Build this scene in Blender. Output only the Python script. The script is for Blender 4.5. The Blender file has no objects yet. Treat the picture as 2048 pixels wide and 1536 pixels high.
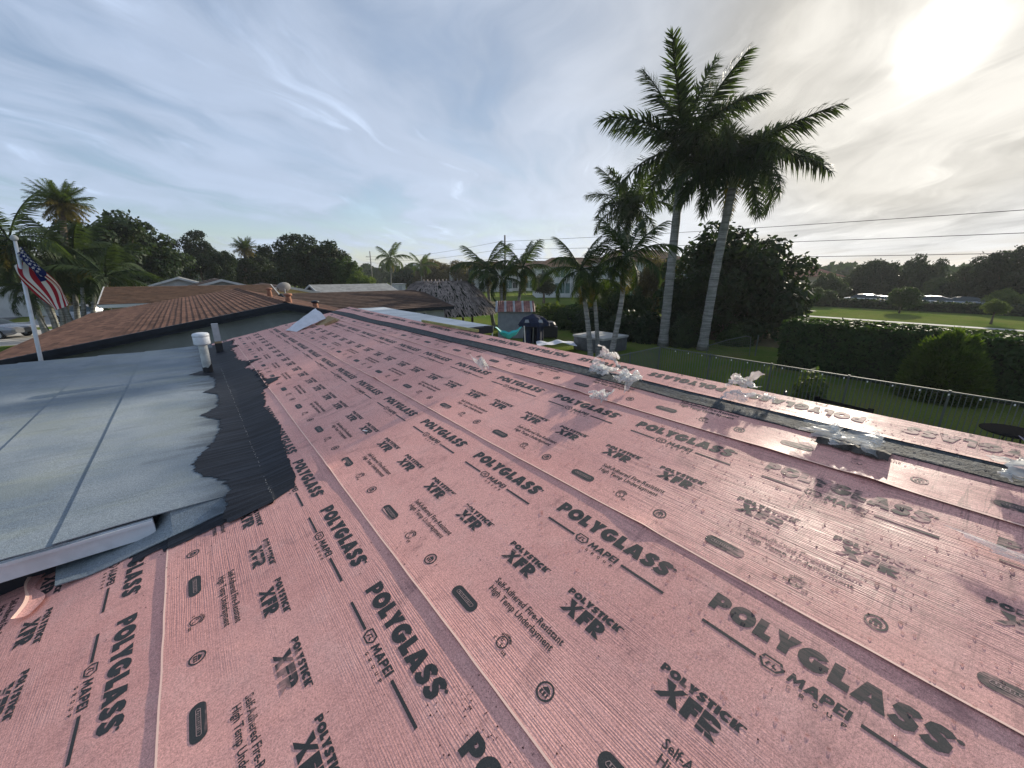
import bpy, bmesh, math, random
from mathutils import Vector, Matrix, noise, Euler

random.seed(7)
S = bpy.context.scene
COL = S.collection
R = math.radians

# ------------------------------------------------------------------ camera
# world axes: X = up the pink roof (to the right), Y = along the ridge (away), Z = up, ground at 0
EYE = Vector((0, 0, 4.6))
AZ = R(39.05)
FWD = Vector((math.sin(AZ), math.cos(AZ), 0))
RGT = Vector((math.cos(AZ), -math.sin(AZ), 0))
PITCH = math.atan(222 / 780)
cd = bpy.data.cameras.new('camera')
cam = bpy.data.objects.new('camera', cd)
COL.objects.link(cam)
cd.sensor_width = 36
cd.lens = 780 / 2048 * 36
cd.clip_start = 0.05
cd.clip_end = 6000
cam.location = EYE
vF = FWD * math.cos(PITCH) - Vector((0, 0, 1)) * math.sin(PITCH)
vU = Vector((0, 0, 1)) * math.cos(PITCH) + FWD * math.sin(PITCH)
m3 = Matrix((RGT, vU, -vF)).transposed()
cam.rotation_euler = m3.to_euler()
S.camera = cam

# ------------------------------------------------------------------ sky, sun, exposure
SUN = Vector((0.934, 0.135, 0.331)).normalized()
SUN_EL = math.asin(SUN.z)
SUN_AZ = math.atan2(SUN.x, SUN.y)          # from +Y towards +X
SKY_STRENGTH = 0.1
SUN_STRENGTH = 4.8
EXPOSURE = 0.42

S.view_settings.view_transform = 'Standard'
S.view_settings.look = 'None'
S.view_settings.exposure = EXPOSURE
S.view_settings.gamma = 1
S.view_settings.use_curve_mapping = False

W = bpy.data.worlds.new('World')
S.world = W
W.use_nodes = True


class NT:
    """small helper to write node trees"""
    def __init__(self, tree):
        self.t = tree
        tree.nodes.clear()

    def n(self, typ, **kw):
        nd = self.t.nodes.new(typ)
        for k, v in kw.items():
            if k == 'i':
                for kk, vv in v.items():
                    s = nd.inputs[kk]
                    if hasattr(vv, 'node') and hasattr(vv, 'is_linked'):
                        self.t.links.new(vv, s)
                    else:
                        s.default_value = vv
            else:
                setattr(nd, k, v)
        return nd

    def math(self, op, a, b=0.0, c=None, clamp=False):
        nd = self.n('ShaderNodeMath', operation=op, use_clamp=clamp)
        for k, v in enumerate((a, b, c)):
            if v is None:
                continue
            if hasattr(v, 'is_linked'):
                self.t.links.new(v, nd.inputs[k])
            else:
                nd.inputs[k].default_value = v
        return nd.outputs[0]

    def vmath(self, op, a, b=None):
        nd = self.n('ShaderNodeVectorMath', operation=op)
        for k, v in enumerate((a, b)):
            if v is None:
                continue
            if hasattr(v, 'is_linked'):
                self.t.links.new(v, nd.inputs[k])
            else:
                nd.inputs[k].default_value = v
        return nd

    def mix(self, fac, a, b, blend='MIX'):
        nd = self.n('ShaderNodeMix', data_type='RGBA', blend_type=blend)
        for s, v in ((nd.inputs[0], fac), (nd.inputs[6], a), (nd.inputs[7], b)):
            if hasattr(v, 'is_linked'):
                self.t.links.new(v, s)
            else:
                s.default_value = v if not isinstance(v, tuple) or len(v) == 4 else (*v, 1)
        return nd.outputs[2]

    def ramp(self, fac, stops, interp='LINEAR'):
        nd = self.n('ShaderNodeValToRGB')
        self.t.links.new(fac, nd.inputs[0])
        cr = nd.color_ramp
        cr.interpolation = interp
        while len(cr.elements) < len(stops):
            cr.elements.new(0.5)
        for e, (p, c) in zip(cr.elements, stops):
            e.position = p
            e.color = (c, c, c, 1) if not isinstance(c, tuple) else (*c, 1)
        return nd.outputs[0]

    def smooth(self, v, lo, hi):
        nd = self.n('ShaderNodeMapRange', interpolation_type='SMOOTHSTEP')
        self.t.links.new(v, nd.inputs[0])
        nd.inputs[1].default_value = lo
        nd.inputs[2].default_value = hi
        return nd.outputs[0]

    def noise(self, vec, scale, detail=4, rough=0.55, dist=0.0):
        nd = self.n('ShaderNodeTexNoise', i={'Scale': scale, 'Detail': detail, 'Roughness': rough, 'Distortion': dist})
        if vec is not None:
            self.t.links.new(vec, nd.inputs['Vector'])
        return nd.outputs['Fac']

    def mapping(self, vec, scale=(1, 1, 1), rot=(0, 0, 0), loc=(0, 0, 0)):
        nd = self.n('ShaderNodeMapping')
        self.t.links.new(vec, nd.inputs[0])
        nd.inputs['Scale'].default_value = scale
        nd.inputs['Rotation'].default_value = rot
        nd.inputs['Location'].default_value = loc
        return nd.outputs[0]


def build_world():
    t = NT(W.node_tree)
    sky = t.n('ShaderNodeTexSky', sky_type='NISHITA', sun_disc=False)
    sky.sun_elevation = SUN_EL
    sky.sun_rotation = SUN_AZ
    sky.altitude = 0
    sky.air_density = 1.0
    sky.dust_density = 1.0
    sky.ozone_density = 1.5
    d = t.n('ShaderNodeTexCoord').outputs['Generated']
    d = t.vmath('NORMALIZE', d).outputs[0]
    sep = t.n('ShaderNodeSeparateXYZ', i={0: d})
    z = t.math('MAXIMUM', sep.outputs[2], 0.0)
    zz = t.math('ADD', z, 0.13)
    u = t.math('DIVIDE', sep.outputs[0], zz)
    v = t.math('DIVIDE', sep.outputs[1], zz)
    pl = t.n('ShaderNodeCombineXYZ', i={0: u, 1: v, 2: 0.0}).outputs[0]
    # streaks of thin cloud run away from the camera
    warp = t.noise(t.mapping(pl, loc=(1.3, 4.1, 0)), 0.9, 3, 0.5)
    pw = t.vmath('ADD', pl, t.vmath('SCALE', t.n('ShaderNodeTexNoise', i={'Vector': pl, 'Scale': 0.55, 'Detail': 3.0}).outputs['Color']).outputs[0])
    pw.inputs[1].links[0].from_node.inputs['Scale'].default_value = 1.5
    a = t.mapping(pw.outputs[0], rot=(0, 0, AZ + R(10)))
    s1 = t.noise(t.mapping(a, scale=(1.0, 0.50, 1), loc=(3.1, 1.7, 0)), 0.75, 5, 0.52, 0.6)
    s2 = t.noise(t.mapping(a, scale=(1.3, 0.42, 1), loc=(0.3, 8.2, 0)), 1.7, 6, 0.58, 0.6)
    s3 = t.noise(t.mapping(pl, loc=(7.7, 2.2, 0)), 0.42, 3, 0.5, 0.3)
    m = t.math('ADD', t.math('MULTIPLY', s1, 0.50), t.math('MULTIPLY', s2, 0.30))
    m = t.math('ADD', m, t.math('MULTIPLY', s3, 0.42))
    mask = t.smooth(m, 0.50, 0.67)
    # thin veil everywhere; thicker towards the sun and the horizon
    cosang = t.vmath('DOT_PRODUCT', d, tuple(SUN)).outputs['Value']
    ang = t.math('ARCCOSINE', t.math('MINIMUM', cosang, 0.99999))
    wide = t.math('EXPONENT', t.math('MULTIPLY', ang, -1.9))
    near = t.math('EXPONENT', t.math('MULTIPLY', t.math('MULTIPLY', ang, ang), -11.0))
    core = t.math('EXPONENT', t.math('MULTIPLY', t.math('MULTIPLY', ang, ang), -720.0))
    hor = t.math('EXPONENT', t.math('MULTIPLY', z, -4.5))
    gap = t.math('SUBTRACT', 1.0, t.math('MULTIPLY', mask, 0.85))
    gap = t.math('MULTIPLY', gap, t.math('SUBTRACT', 1.0, t.math('MULTIPLY', wide, 1.75, clamp=True), clamp=True))
    gap = t.math('MULTIPLY', gap, 0.72)
    cover = t.math('SUBTRACT', 1.0, gap, clamp=True)
    # cloud brightness: forward scattering of thin cloud round the sun
    fine = t.noise(t.mapping(a, scale=(1.3, 0.6, 1), loc=(5.3, 0.4, 0)), 2.2, 6, 0.56, 0.5)
    tex = t.math('ADD', 0.60, t.math('MULTIPLY', t.math('ADD', fine, t.math('MULTIPLY', mask, 1.25)), 0.38))
    b = t.math('ADD', t.math('MULTIPLY', wide, 2.1), 3.5)
    b = t.math('ADD', b, t.math('MULTIPLY', near, 0.15))
    b = t.math('ADD', b, t.math('MULTIPLY', hor, 0.9))
    wsp = t.smooth(t.noise(t.mapping(a, scale=(1.5, 0.40, 1), loc=(2.9, 6.1, 0)), 1.5, 7, 0.62, 1.0), 0.56, 0.72)
    b = t.math('ADD', b, t.math('MULTIPLY', wsp, 1.0))
    b = t.math('MULTIPLY', b, tex)
    b = t.math('ADD', b, t.math('MULTIPLY', core, 15.0))
    tint = t.mix(t.math('ADD', t.math('MULTIPLY', wide, 1.25), t.math('MULTIPLY', near, 0.3), clamp=True),
                 (0.74, 0.91, 1.22), (1.04, 1.0, 0.92))
    cc = t.vmath('SCALE', tint)
    t.t.links.new(b, cc.inputs['Scale'])
    # blue of the gaps: keep the Nishita sky but lift the part near the horizon a little
    blue = t.mix(1.0, sky.outputs[0], (1.25, 1.32, 1.38), 'MULTIPLY')
    out = t.mix(cover, blue, cc.outputs[0])
    bg = t.n('ShaderNodeBackground', i={'Color': out, 'Strength': SKY_STRENGTH})
    o = t.n('ShaderNodeOutputWorld')
    t.t.links.new(bg.outputs[0], o.inputs[0])


build_world()
W.cycles.sampling_method = 'MANUAL'
W.cycles.sample_map_resolution = 512
sd = bpy.data.lights.new('sun', 'SUN')
sd.energy = SUN_STRENGTH
sd.angle = R(0.9)
sd.color = (1.0, 0.90, 0.74)
sun = bpy.data.objects.new('sun', sd)
sun.rotation_euler = SUN.to_track_quat('Z', 'Y').to_euler()
sun.location = (30, 5, 40)
COL.objects.link(sun)


# ------------------------------------------------------------------ helpers
def ray(x, y):
    return (x - 1024) * RGT + (768 - y) * vU + 780 * vF


def atz(x, y, z):
    r = ray(x, y)
    return EYE + r * ((z - EYE.z) / r.z)


def atY(x, y, Y):
    r = ray(x, y)
    return EYE + r * (Y / r.y)


def atX(x, y, X):
    r = ray(x, y)
    return EYE + r * (X / r.x)


def atD(x, y, D):
    r = ray(x, y)
    return EYE + r * (D / math.hypot(r.x, r.y))


class MB:
    """collects faces, then links ONE mesh object"""
    def __init__(self):
        self.v = []
        self.f = []
        self.mi = []
        self.cur = 0

    def quad(self, a, b, c, d):
        i = len(self.v)
        self.v += [tuple(a), tuple(b), tuple(c), tuple(d)]
        self.f.append((i, i + 1, i + 2, i + 3))
        self.mi.append(self.cur)

    def poly(self, pts):
        i = len(self.v)
        self.v += [tuple(p) for p in pts]
        self.f.append(tuple(range(i, i + len(pts))))
        self.mi.append(self.cur)

    def box(self, x0, x1, y0, y1, z0, z1, M=None):
        c = [Vector((x, y, z)) for z in (z0, z1) for y in (y0, y1) for x in (x0, x1)]
        if M is not None:
            c = [M @ p for p in c]
        i = len(self.v)
        self.v += [tuple(p) for p in c]
        for q in ((0, 2, 3, 1), (4, 5, 7, 6), (0, 1, 5, 4), (2, 6, 7, 3), (0, 4, 6, 2), (1, 3, 7, 5)):
            self.f.append(tuple(i + k for k in q))
            self.mi.append(self.cur)

    def tube(self, pts, rad, n=8, cap=True):
        pts = [Vector(p) for p in pts]
        if not hasattr(rad, '__len__'):
            rad = [rad] * len(pts)
        rings = []
        prev = None
        for k, p in enumerate(pts):
            if k == 0:
                t = pts[1] - p
            elif k == len(pts) - 1:
                t = p - pts[k - 1]
            else:
                t = pts[k + 1] - pts[k - 1]
            t.normalize()
            if prev is None:
                a = Vector((1, 0, 0)) if abs(t.x) < 0.8 else Vector((0, 1, 0))
            else:
                a = prev
            s = (a - t * a.dot(t)).normalized()
            prev = s
            w = t.cross(s)
            i = len(self.v)
            for j in range(n):
                an = 2 * math.pi * j / n
                self.v.append(tuple(p + (s * math.cos(an) + w * math.sin(an)) * rad[k]))
            rings.append(i)
        for a, b in zip(rings, rings[1:]):
            for j in range(n):
                j2 = (j + 1) % n
                self.f.append((a + j, a + j2, b + j2, b + j))
                self.mi.append(self.cur)
        if cap:
            self.f.append(tuple(rings[0] + j for j in reversed(range(n))))
            self.f.append(tuple(rings[-1] + j for j in range(n)))
            self.mi += [self.cur, self.cur]

    def lathe(self, prof, n=20, c=(0, 0, 0), M=None):
        base = len(self.v)
        for r, z in prof:
            for j in range(n):
                an = 2 * math.pi * j / n
                p = Vector((c[0] + r * math.cos(an), c[1] + r * math.sin(an), c[2] + z))
                if M is not None:
                    p = M @ p
                self.v.append(tuple(p))
        for k in range(len(prof) - 1):
            for j in range(n):
                j2 = (j + 1) % n
                a = base + k * n
                self.f.append((a + j, a + j2, a + n + j2, a + n + j))
                self.mi.append(self.cur)
        self.f.append(tuple(base + j for j in reversed(range(n))))
        self.f.append(tuple(base + (len(prof) - 1) * n + j for j in range(n)))
        self.mi += [self.cur, self.cur]

    def mesh(self, name, mats):
        me = bpy.data.meshes.new(name)
        me.from_pydata(self.v, [], self.f)
        if not isinstance(mats, (list, tuple)):
            mats = [mats]
        for m in mats:
            me.materials.append(m)
        if any(self.mi):
            me.polygons.foreach_set('material_index', self.mi)
        me.update()
        return me

    def build(self, name, mats, parent=None, smooth=False, loc=None):
        return link(name, self.mesh(name, mats), parent, smooth, loc)


def link(name, me, parent=None, smooth=False, loc=None):
    o = bpy.data.objects.new(name, me)
    COL.objects.link(o)
    if parent is not None:
        o.parent = parent
    if loc is not None:
        o.location = loc
    if smooth and me is not None:
        me.polygons.foreach_set('use_smooth', [True] * len(me.polygons))
    return o


def tag(o, label=None, cat=None, group=None, kind=None):
    if label:
        o['label'] = label
    if cat:
        o['category'] = cat
    if group:
        o['group'] = group
    if kind:
        o['kind'] = kind
    return o


def empty(name, loc=(0, 0, 0), rz=0, label=None, cat=None, group=None):
    o = bpy.data.objects.new(name, None)
    COL.objects.link(o)
    o.location = loc
    o.rotation_euler = (0, 0, rz)
    o.empty_display_size = 0.2
    return tag(o, label, cat, group)


def copy_tree(o, parent=None):
    c = o.copy()
    COL.objects.link(c)
    c.parent = parent
    for ch in list(o.children):
        copy_tree(ch, c)
    return c


# ------------------------------------------------------------------ materials
def mat(name, col, rough=0.7, spec=0.4, var=0.0, vscale=4.0, bump=0.0, bscale=40.0, metal=0.0, trans=0.0, tint=None, coord='Object', rnd=0.0):
    m = bpy.data.materials.new(name)
    m.use_nodes = True
    t = NT(m.node_tree)
    tc = t.n('ShaderNodeTexCoord').outputs[coord]
    c = (*col, 1)
    base = None
    if var > 0:
        n1 = t.noise(tc, vscale, 6, 0.6)
        k = t.smooth(n1, 0.3, 0.7)
        lo = tuple(x * (1 - var) for x in col)
        hi = tint if tint else tuple(min(1, x * (1 + var)) for x in col)
        base = t.mix(k, lo, hi)
    if rnd > 0:
        oi = t.n('ShaderNodeObjectInfo').outputs['Random']
        f = t.math('ADD', t.math('MULTIPLY', oi, 2 * rnd), 1 - rnd)
        sc = t.vmath('SCALE', base if base is not None else col)
        t.t.links.new(f, sc.inputs['Scale'])
        base = sc.outputs[0]
    p = t.n('ShaderNodeBsdfPrincipled', i={'Base Color': base if base is not None else c, 'Roughness': rough, 'Specular IOR Level': spec, 'Metallic': metal})
    if bump > 0:
        nb = t.noise(tc, bscale, 5, 0.6)
        b = t.n('ShaderNodeBump', i={'Strength': 1.0, 'Distance': bump, 'Height': nb})
        t.t.links.new(b.outputs[0], p.inputs['Normal'])
    o = t.n('ShaderNodeOutputMaterial')
    sh = p.outputs[0]
    if trans > 0:
        tcol = base if base is not None else c
        tm = t.mix(1.0, tcol, (1.25, 1.25, 0.55), 'MULTIPLY')
        tl = t.n('ShaderNodeBsdfTranslucent', i={'Color': tm})
        mx = t.n('ShaderNodeMixShader', i={0: trans, 1: sh, 2: tl.outputs[0]})
        sh = mx.outputs[0]
    t.t.links.new(sh, o.inputs[0])
    return m


def leafmat(name, lo, hi, trans=0.4, rough=0.55, vscale=1.3):
    """leaf colour varies clump by clump and leaf by leaf (face-random through position noise)"""
    m = bpy.data.materials.new(name)
    m.use_nodes = True
    t = NT(m.node_tree)
    tc = t.n('ShaderNodeTexCoord').outputs['Object']
    a = t.noise(tc, vscale, 3, 0.6)
    b = t.noise(tc, vscale * 14, 2, 0.5)
    k = t.smooth(t.math('ADD', t.math('MULTIPLY', a, 0.6), t.math('MULTIPLY', b, 0.4)), 0.33, 0.67)
    base = t.mix(k, lo, hi)
    oi = t.n('ShaderNodeObjectInfo').outputs['Random']
    sc = t.vmath('SCALE', base)
    t.t.links.new(t.math('ADD', t.math('MULTIPLY', oi, 0.36), 0.82), sc.inputs['Scale'])
    base = sc.outputs[0]
    p = t.n('ShaderNodeBsdfPrincipled', i={'Base Color': base, 'Roughness': rough, 'Specular IOR Level': 0.12})
    tm = t.mix(1.0, base, (1.5, 1.5, 0.5), 'MULTIPLY')
    tl = t.n('ShaderNodeBsdfTranslucent', i={'Color': tm})
    mx = t.n('ShaderNodeMixShader', i={0: trans, 1: p.outputs[0], 2: tl.outputs[0]})
    o = t.n('ShaderNodeOutputMaterial')
    t.t.links.new(mx.outputs[0], o.inputs[0])
    return m


PINK = (0.55, 0.262, 0.245)


def pink_material():
    m = bpy.data.materials.new('pink_underlayment')
    m.use_nodes = True
    t = NT(m.node_tree)
    tc = t.n('ShaderNodeTexCoord').outputs['Object']
    sep = t.n('ShaderNodeSeparateXYZ', i={0: tc})
    big = t.noise(tc, 1.1, 5, 0.6)
    mid = t.noise(tc, 7.0, 5, 0.65)
    grain = t.noise(tc, 420.0, 2, 0.6)
    grain2 = t.noise(tc, 150.0, 2, 0.6)
    c = t.mix(t.smooth(big, 0.3, 0.7), (0.64, 0.306, 0.264), (0.745, 0.382, 0.328))
    c = t.mix(t.math('MULTIPLY', t.smooth(mid, 0.45, 0.8), 0.35), c, (0.72, 0.44, 0.39))
    g = t.math('ADD', t.math('MULTIPLY', t.math('SUBTRACT', grain, 0.5), 1.5), t.math('MULTIPLY', t.math('SUBTRACT', grain2, 0.5), 1.25))
    gs = t.vmath('SCALE', c)
    t.t.links.new(t.math('ADD', 1.0, g), gs.inputs['Scale'])
    c = gs.outputs[0]
    # long ripples of the fabric, running along the roll, in patches
    wv = t.mapping(tc, scale=(1, 0.05, 1))
    rip_n = t.noise(wv, 95.0, 3, 0.55, 0.25)
    wave = t.n('ShaderNodeTexWave', wave_type='BANDS', bands_direction='X', i={'Vector': t.mapping(tc, scale=(1, 0.06, 1)), 'Scale': 36.0, 'Distortion': 7.0, 'Detail': 3.0, 'Detail Scale': 1.6})
    patch = t.smooth(t.noise(t.mapping(tc, scale=(1, 0.45, 1), loc=(4, 2, 0)), 1.5, 4, 0.55), 0.43, 0.66)
    rip = t.math('MULTIPLY', t.math('ADD', t.math('MULTIPLY', wave.outputs['Fac'], 0.28), t.math('MULTIPLY', rip_n, 0.8)), patch)
    # dirt: scuffs, foot marks, dark specks and long scratches
    sp = t.noise(tc, 60.0, 3, 0.7)
    spm = t.smooth(t.noise(tc, 2.3, 4, 0.6), 0.52, 0.7)
    speck = t.math('MULTIPLY', t.smooth(sp, 0.635, 0.70), t.math('ADD', 0.22, t.math('MULTIPLY', spm, 0.75)))
    sp2 = t.noise(t.mapping(tc, loc=(3, 9, 0)), 170.0, 2, 0.6)
    speck = t.math('ADD', speck, t.math('MULTIPLY', t.smooth(sp2, 0.66, 0.72), t.math('ADD', 0.25, t.math('MULTIPLY', spm, 0.6))), clamp=True)
    scr_v = t.mapping(tc, rot=(0, 0, R(12)), scale=(1.0, 9.0, 1))
    scr = t.smooth(t.noise(scr_v, 1.9, 5, 0.6, 0.6), 0.497, 0.503)
    scr = t.math('MULTIPLY', t.math('SUBTRACT', 1.0, t.math('ABSOLUTE', t.math('SUBTRACT', t.math('MULTIPLY', scr, 2.0), 1.0))), t.smooth(t.noise(tc, 1.2, 2, 0.5), 0.52, 0.62))
    sm = t.noise(t.mapping(tc, scale=(1.0, 2.2, 1), rot=(0, 0, R(-20))), 3.1, 7, 0.72, 0.6)
    smudge = t.math('MULTIPLY', t.smooth(sm, 0.53, 0.74), 0.5)
    dr_v = t.mapping(tc, scale=(0.22, 6.0, 1), rot=(0, 0, R(-4)))
    drn = t.noise(dr_v, 2.1, 4, 0.6, 0.35)
    drip = t.math('SUBTRACT', 1.0, t.math('MULTIPLY', t.math('ABSOLUTE', t.math('SUBTRACT', drn, 0.5)), 60.0), clamp=True)
    dreg = t.math('MULTIPLY', t.smooth(sep.outputs[0], 0.9, 1.6), t.math('SUBTRACT', 1.0, t.smooth(sep.outputs[1], 0.5, 1.5)))
    drip = t.math('MULTIPLY', t.math('MULTIPLY', drip, dreg), t.math('MULTIPLY', t.smooth(t.noise(tc, 2.2, 3, 0.6), 0.42, 0.6), 0.65))
    smudge = t.math('ADD', smudge, drip)
    dirt = t.math('ADD', t.math('ADD', speck, t.math('MULTIPLY', scr, 0.6)), smudge, clamp=True)
    groove = t.math('MULTIPLY', t.math('SUBTRACT', 1.0, t.smooth(rip_n, 0.36, 0.50)), t.math('ADD', t.math('MULTIPLY', patch, 0.30), t.math('MULTIPLY', dreg, 0.35)))
    c = t.mix(groove, c, (0.24, 0.115, 0.11))
    c = t.mix(dirt, c, (0.17, 0.085, 0.085))
    # drying water: lower roughness in patches towards the ridge near the viewer
    wet = t.noise(t.mapping(tc, scale=(1, 0.7, 1)), 2.0, 5, 0.62)
    wx = t.smooth(sep.outputs[0], 0.7, 2.4)
    wy = t.math('SUBTRACT', 1.0, t.smooth(sep.outputs[1], 1.2, 4.5))
    wetm = t.math('MULTIPLY', t.math('MULTIPLY', wx, wy), t.smooth(wet, 0.38, 0.62))
    rough = t.math('SUBTRACT', 0.64, t.math('MULTIPLY', wetm, 0.24))
    p = t.n('ShaderNodeBsdfPrincipled', i={'Base Color': c, 'Roughness': rough, 'Specular IOR Level': 0.45})
    hgt = t.math('ADD', t.math('MULTIPLY', rip, 1.0), t.math('MULTIPLY', g, 0.10))
    hgt = t.math('ADD', hgt, t.math('MULTIPLY', mid, 0.9))
    b = t.n('ShaderNodeBump', i={'Strength': 0.9, 'Distance': 0.0020, 'Height': hgt})
    t.t.links.new(b.outputs[0], p.inputs['Normal'])
    o = t.n('ShaderNodeOutputMaterial')
    t.t.links.new(p.outputs[0], o.inputs[0])
    return m


def cap_material():
    """blue-grey mineral cap sheet with granules and faint green stains"""
    m = bpy.data.materials.new('mineral_cap_sheet')
    m.use_nodes = True
    t = NT(m.node_tree)
    tc = t.n('ShaderNodeTexCoord').outputs['Object']
    n1 = t.noise(tc, 1.0, 5, 0.6)
    n2 = t.noise(t.mapping(tc, scale=(0.3, 1.5, 1)), 2.4, 6, 0.65)
    g1 = t.noise(tc, 260.0, 2, 0.6)
    g2 = t.noise(tc, 90.0, 2, 0.6)
    c = t.mix(t.smooth(n1, 0.35, 0.65), (0.140, 0.178, 0.215), (0.235, 0.270, 0.295))
    c = t.mix(t.math('MULTIPLY', t.smooth(n2, 0.5, 0.72), 0.5), c, (0.24, 0.27, 0.235))
    g = t.math('ADD', t.math('MULTIPLY', t.math('SUBTRACT', g1, 0.5), 1.9), t.math('MULTIPLY', t.math('SUBTRACT', g2, 0.5), 1.0))
    s = t.vmath('SCALE', c)
    t.t.links.new(t.math('ADD', 1.0, g), s.inputs['Scale'])
    oi = t.n('ShaderNodeObjectInfo').outputs['Random']
    s2 = t.vmath('SCALE', s.outputs[0])
    t.t.links.new(t.math('ADD', 0.92, t.math('MULTIPLY', oi, 0.16)), s2.inputs['Scale'])
    sm = t.noise(t.mapping(tc, scale=(0.5, 3.0, 1), rot=(0, 0, R(8))), 2.6, 7, 0.7, 0.5)
    c2 = t.mix(t.math('MULTIPLY', t.smooth(sm, 0.54, 0.74), 0.6), s2.outputs[0], (0.09, 0.11, 0.13))
    sp_ = t.n('ShaderNodeSeparateXYZ', i={0: tc})
    wn = t.noise(t.mapping(tc, scale=(0.5, 1.6, 1)), 2.2, 6, 0.65, 0.5)
    ws = t.smooth(t.math('ADD', sp_.outputs[0], t.math('MULTIPLY', t.math('SUBTRACT', wn, 0.5), 1.1)), -0.22, 0.10)
    c2 = t.mix(t.math('MULTIPLY', ws, 0.72), c2, (0.050, 0.062, 0.074))
    gn = t.smooth(t.noise(t.mapping(tc, loc=(2, 5, 0)), 1.3, 4, 0.6), 0.48, 0.66)
    c2 = t.mix(t.math('MULTIPLY', gn, 0.35), c2, (0.20, 0.225, 0.185))
    p = t.n('ShaderNodeBsdfPrincipled', i={'Base Color': c2, 'Roughness': 0.72, 'Specular IOR Level': 0.5})
    b = t.n('ShaderNodeBump', i={'Strength': 0.8, 'Distance': 0.0015, 'Height': t.math('ADD', g1, g2)})
    t.t.links.new(b.outputs[0], p.inputs['Normal'])
    o = t.n('ShaderNodeOutputMaterial')
    t.t.links.new(p.outputs[0], o.inputs[0])
    return m


def tar_material():
    m = bpy.data.materials.new('brushed_tar')
    m.use_nodes = True
    t = NT(m.node_tree)
    tc = t.n('ShaderNodeTexCoord').outputs['Object']
    st = t.noise(t.mapping(tc, scale=(0.5, 9.0, 1), rot=(0, 0, R(7))), 4.0, 5, 0.6)
    g = t.noise(tc, 200, 2, 0.6)
    c = t.mix(t.smooth(st, 0.4, 0.7), (0.008, 0.009, 0.013), (0.030, 0.036, 0.049))
    big = t.noise(tc, 1.4, 3, 0.5)
    c = t.mix(t.math('MULTIPLY', t.smooth(g, 0.55, 0.75), t.smooth(big, 0.35, 0.6)), c, (0.055, 0.058, 0.07))
    p = t.n('ShaderNodeBsdfPrincipled', i={'Base Color': c, 'Roughness': 0.66, 'Specular IOR Level': 0.25})
    b = t.n('ShaderNodeBump', i={'Strength': 0.8, 'Distance': 0.003, 'Height': t.math('ADD', st, t.math('MULTIPLY', g, 0.3))})
    t.t.links.new(b.outputs[0], p.inputs['Normal'])
    o = t.n('ShaderNodeOutputMaterial')
    t.t.links.new(p.outputs[0], o.inputs[0])
    return m


def ink_material():
    m = bpy.data.materials.new('printed_ink')
    m.use_nodes = True
    t = NT(m.node_tree)
    tc = t.n('ShaderNodeTexCoord').outputs['Object']
    g = t.noise(tc, 380, 2, 0.6)
    c = t.mix(t.smooth(g, 0.45, 0.8), (0.030, 0.033, 0.034), (0.075, 0.07, 0.068))
    st = t.noise(t.mapping(tc, scale=(1, 0.06, 1)), 55.0, 3, 0.5, 0.2)
    worn = t.smooth(t.noise(tc, 2.6, 5, 0.6), 0.56, 0.72)
    sep = t.n('ShaderNodeSeparateXYZ', i={0: tc})
    reg = t.math('MULTIPLY', t.smooth(sep.outputs[0], 1.25, 1.75), t.math('SUBTRACT', 1.0, t.smooth(sep.outputs[1], 0.35, 0.85)))
    wk = t.math('MULTIPLY', reg, t.smooth(t.noise(tc, 5.0, 5, 0.65), 0.40, 0.56))
    wk = t.math('MULTIPLY', wk, t.smooth(t.noise(t.mapping(tc, scale=(1, 0.12, 1)), 110.0, 3, 0.6), 0.40, 0.54))
    c = t.mix(t.math('MAXIMUM', t.math('MULTIPLY', t.smooth(st, 0.54, 0.60), worn), wk), c, (0.66, 0.36, 0.32))
    p = t.n('ShaderNodeBsdfPrincipled', i={'Base Color': c, 'Roughness': 0.6, 'Specular IOR Level': 0.35})
    o = t.n('ShaderNodeOutputMaterial')
    t.t.links.new(p.outputs[0], o.inputs[0])
    return m


M = {}
M['pink'] = pink_material()
M['edge'] = mat('sunlit_cut_edge', (0.92, 0.60, 0.48), 0.55)  # light cut-edge tone, brightened further to paint in the sunlit line along laps
M['cap'] = cap_material()
M['tar'] = tar_material()
M['ink'] = ink_material()
M['rubtar'] = mat('selvage_bitumen', (0.045, 0.052, 0.058), 0.72, 0.25, 0.5, 30, 0.003, 60)
M['white_metal'] = mat('white_painted_metal', (0.62, 0.65, 0.68), 0.5, 0.4, 0.12, 6)
M['black_fascia'] = mat('black_fascia', (0.014, 0.017, 0.024), 0.5, 0.4, 0.3, 5)
M['wood'] = mat('sheathing_wood', (0.30, 0.21, 0.13), 0.85, 0.2, 0.3, 8)
M['stucco_grey'] = mat('grey_stucco', (0.40, 0.42, 0.40), 0.9, 0.2, 0.12, 1.5, 0.004, 60)
M['stucco_white'] = mat('white_stucco', (0.62, 0.62, 0.60), 0.9, 0.2, 0.1, 1.0)
M['stucco_cream'] = mat('cream_stucco', (0.50, 0.42, 0.28), 0.9, 0.2, 0.1, 1.0)
M['tile_brown'] = mat('brown_roof_tile', (0.118, 0.064, 0.044), 0.9, 0.15, 0.4, 3, 0.004, 40, rnd=0.25)
M['shingle_brown'] = mat('brown_shingle', (0.105, 0.060, 0.038), 0.9, 0.2, 0.3, 3, 0.01, 12, rnd=0.15)
M['shingle_dark'] = mat('dark_brown_shingle', (0.075, 0.048, 0.037), 0.9, 0.2, 0.3, 3, 0.01, 12, rnd=0.15)
M['shingle_grey'] = mat('grey_flat_roofing', (0.30, 0.30, 0.29), 0.85, 0.2, 0.25, 2)
M['white_roof'] = mat('white_coated_roof', (0.52, 0.53, 0.53), 0.45, 0.5, 0.25, 1.2)
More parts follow.
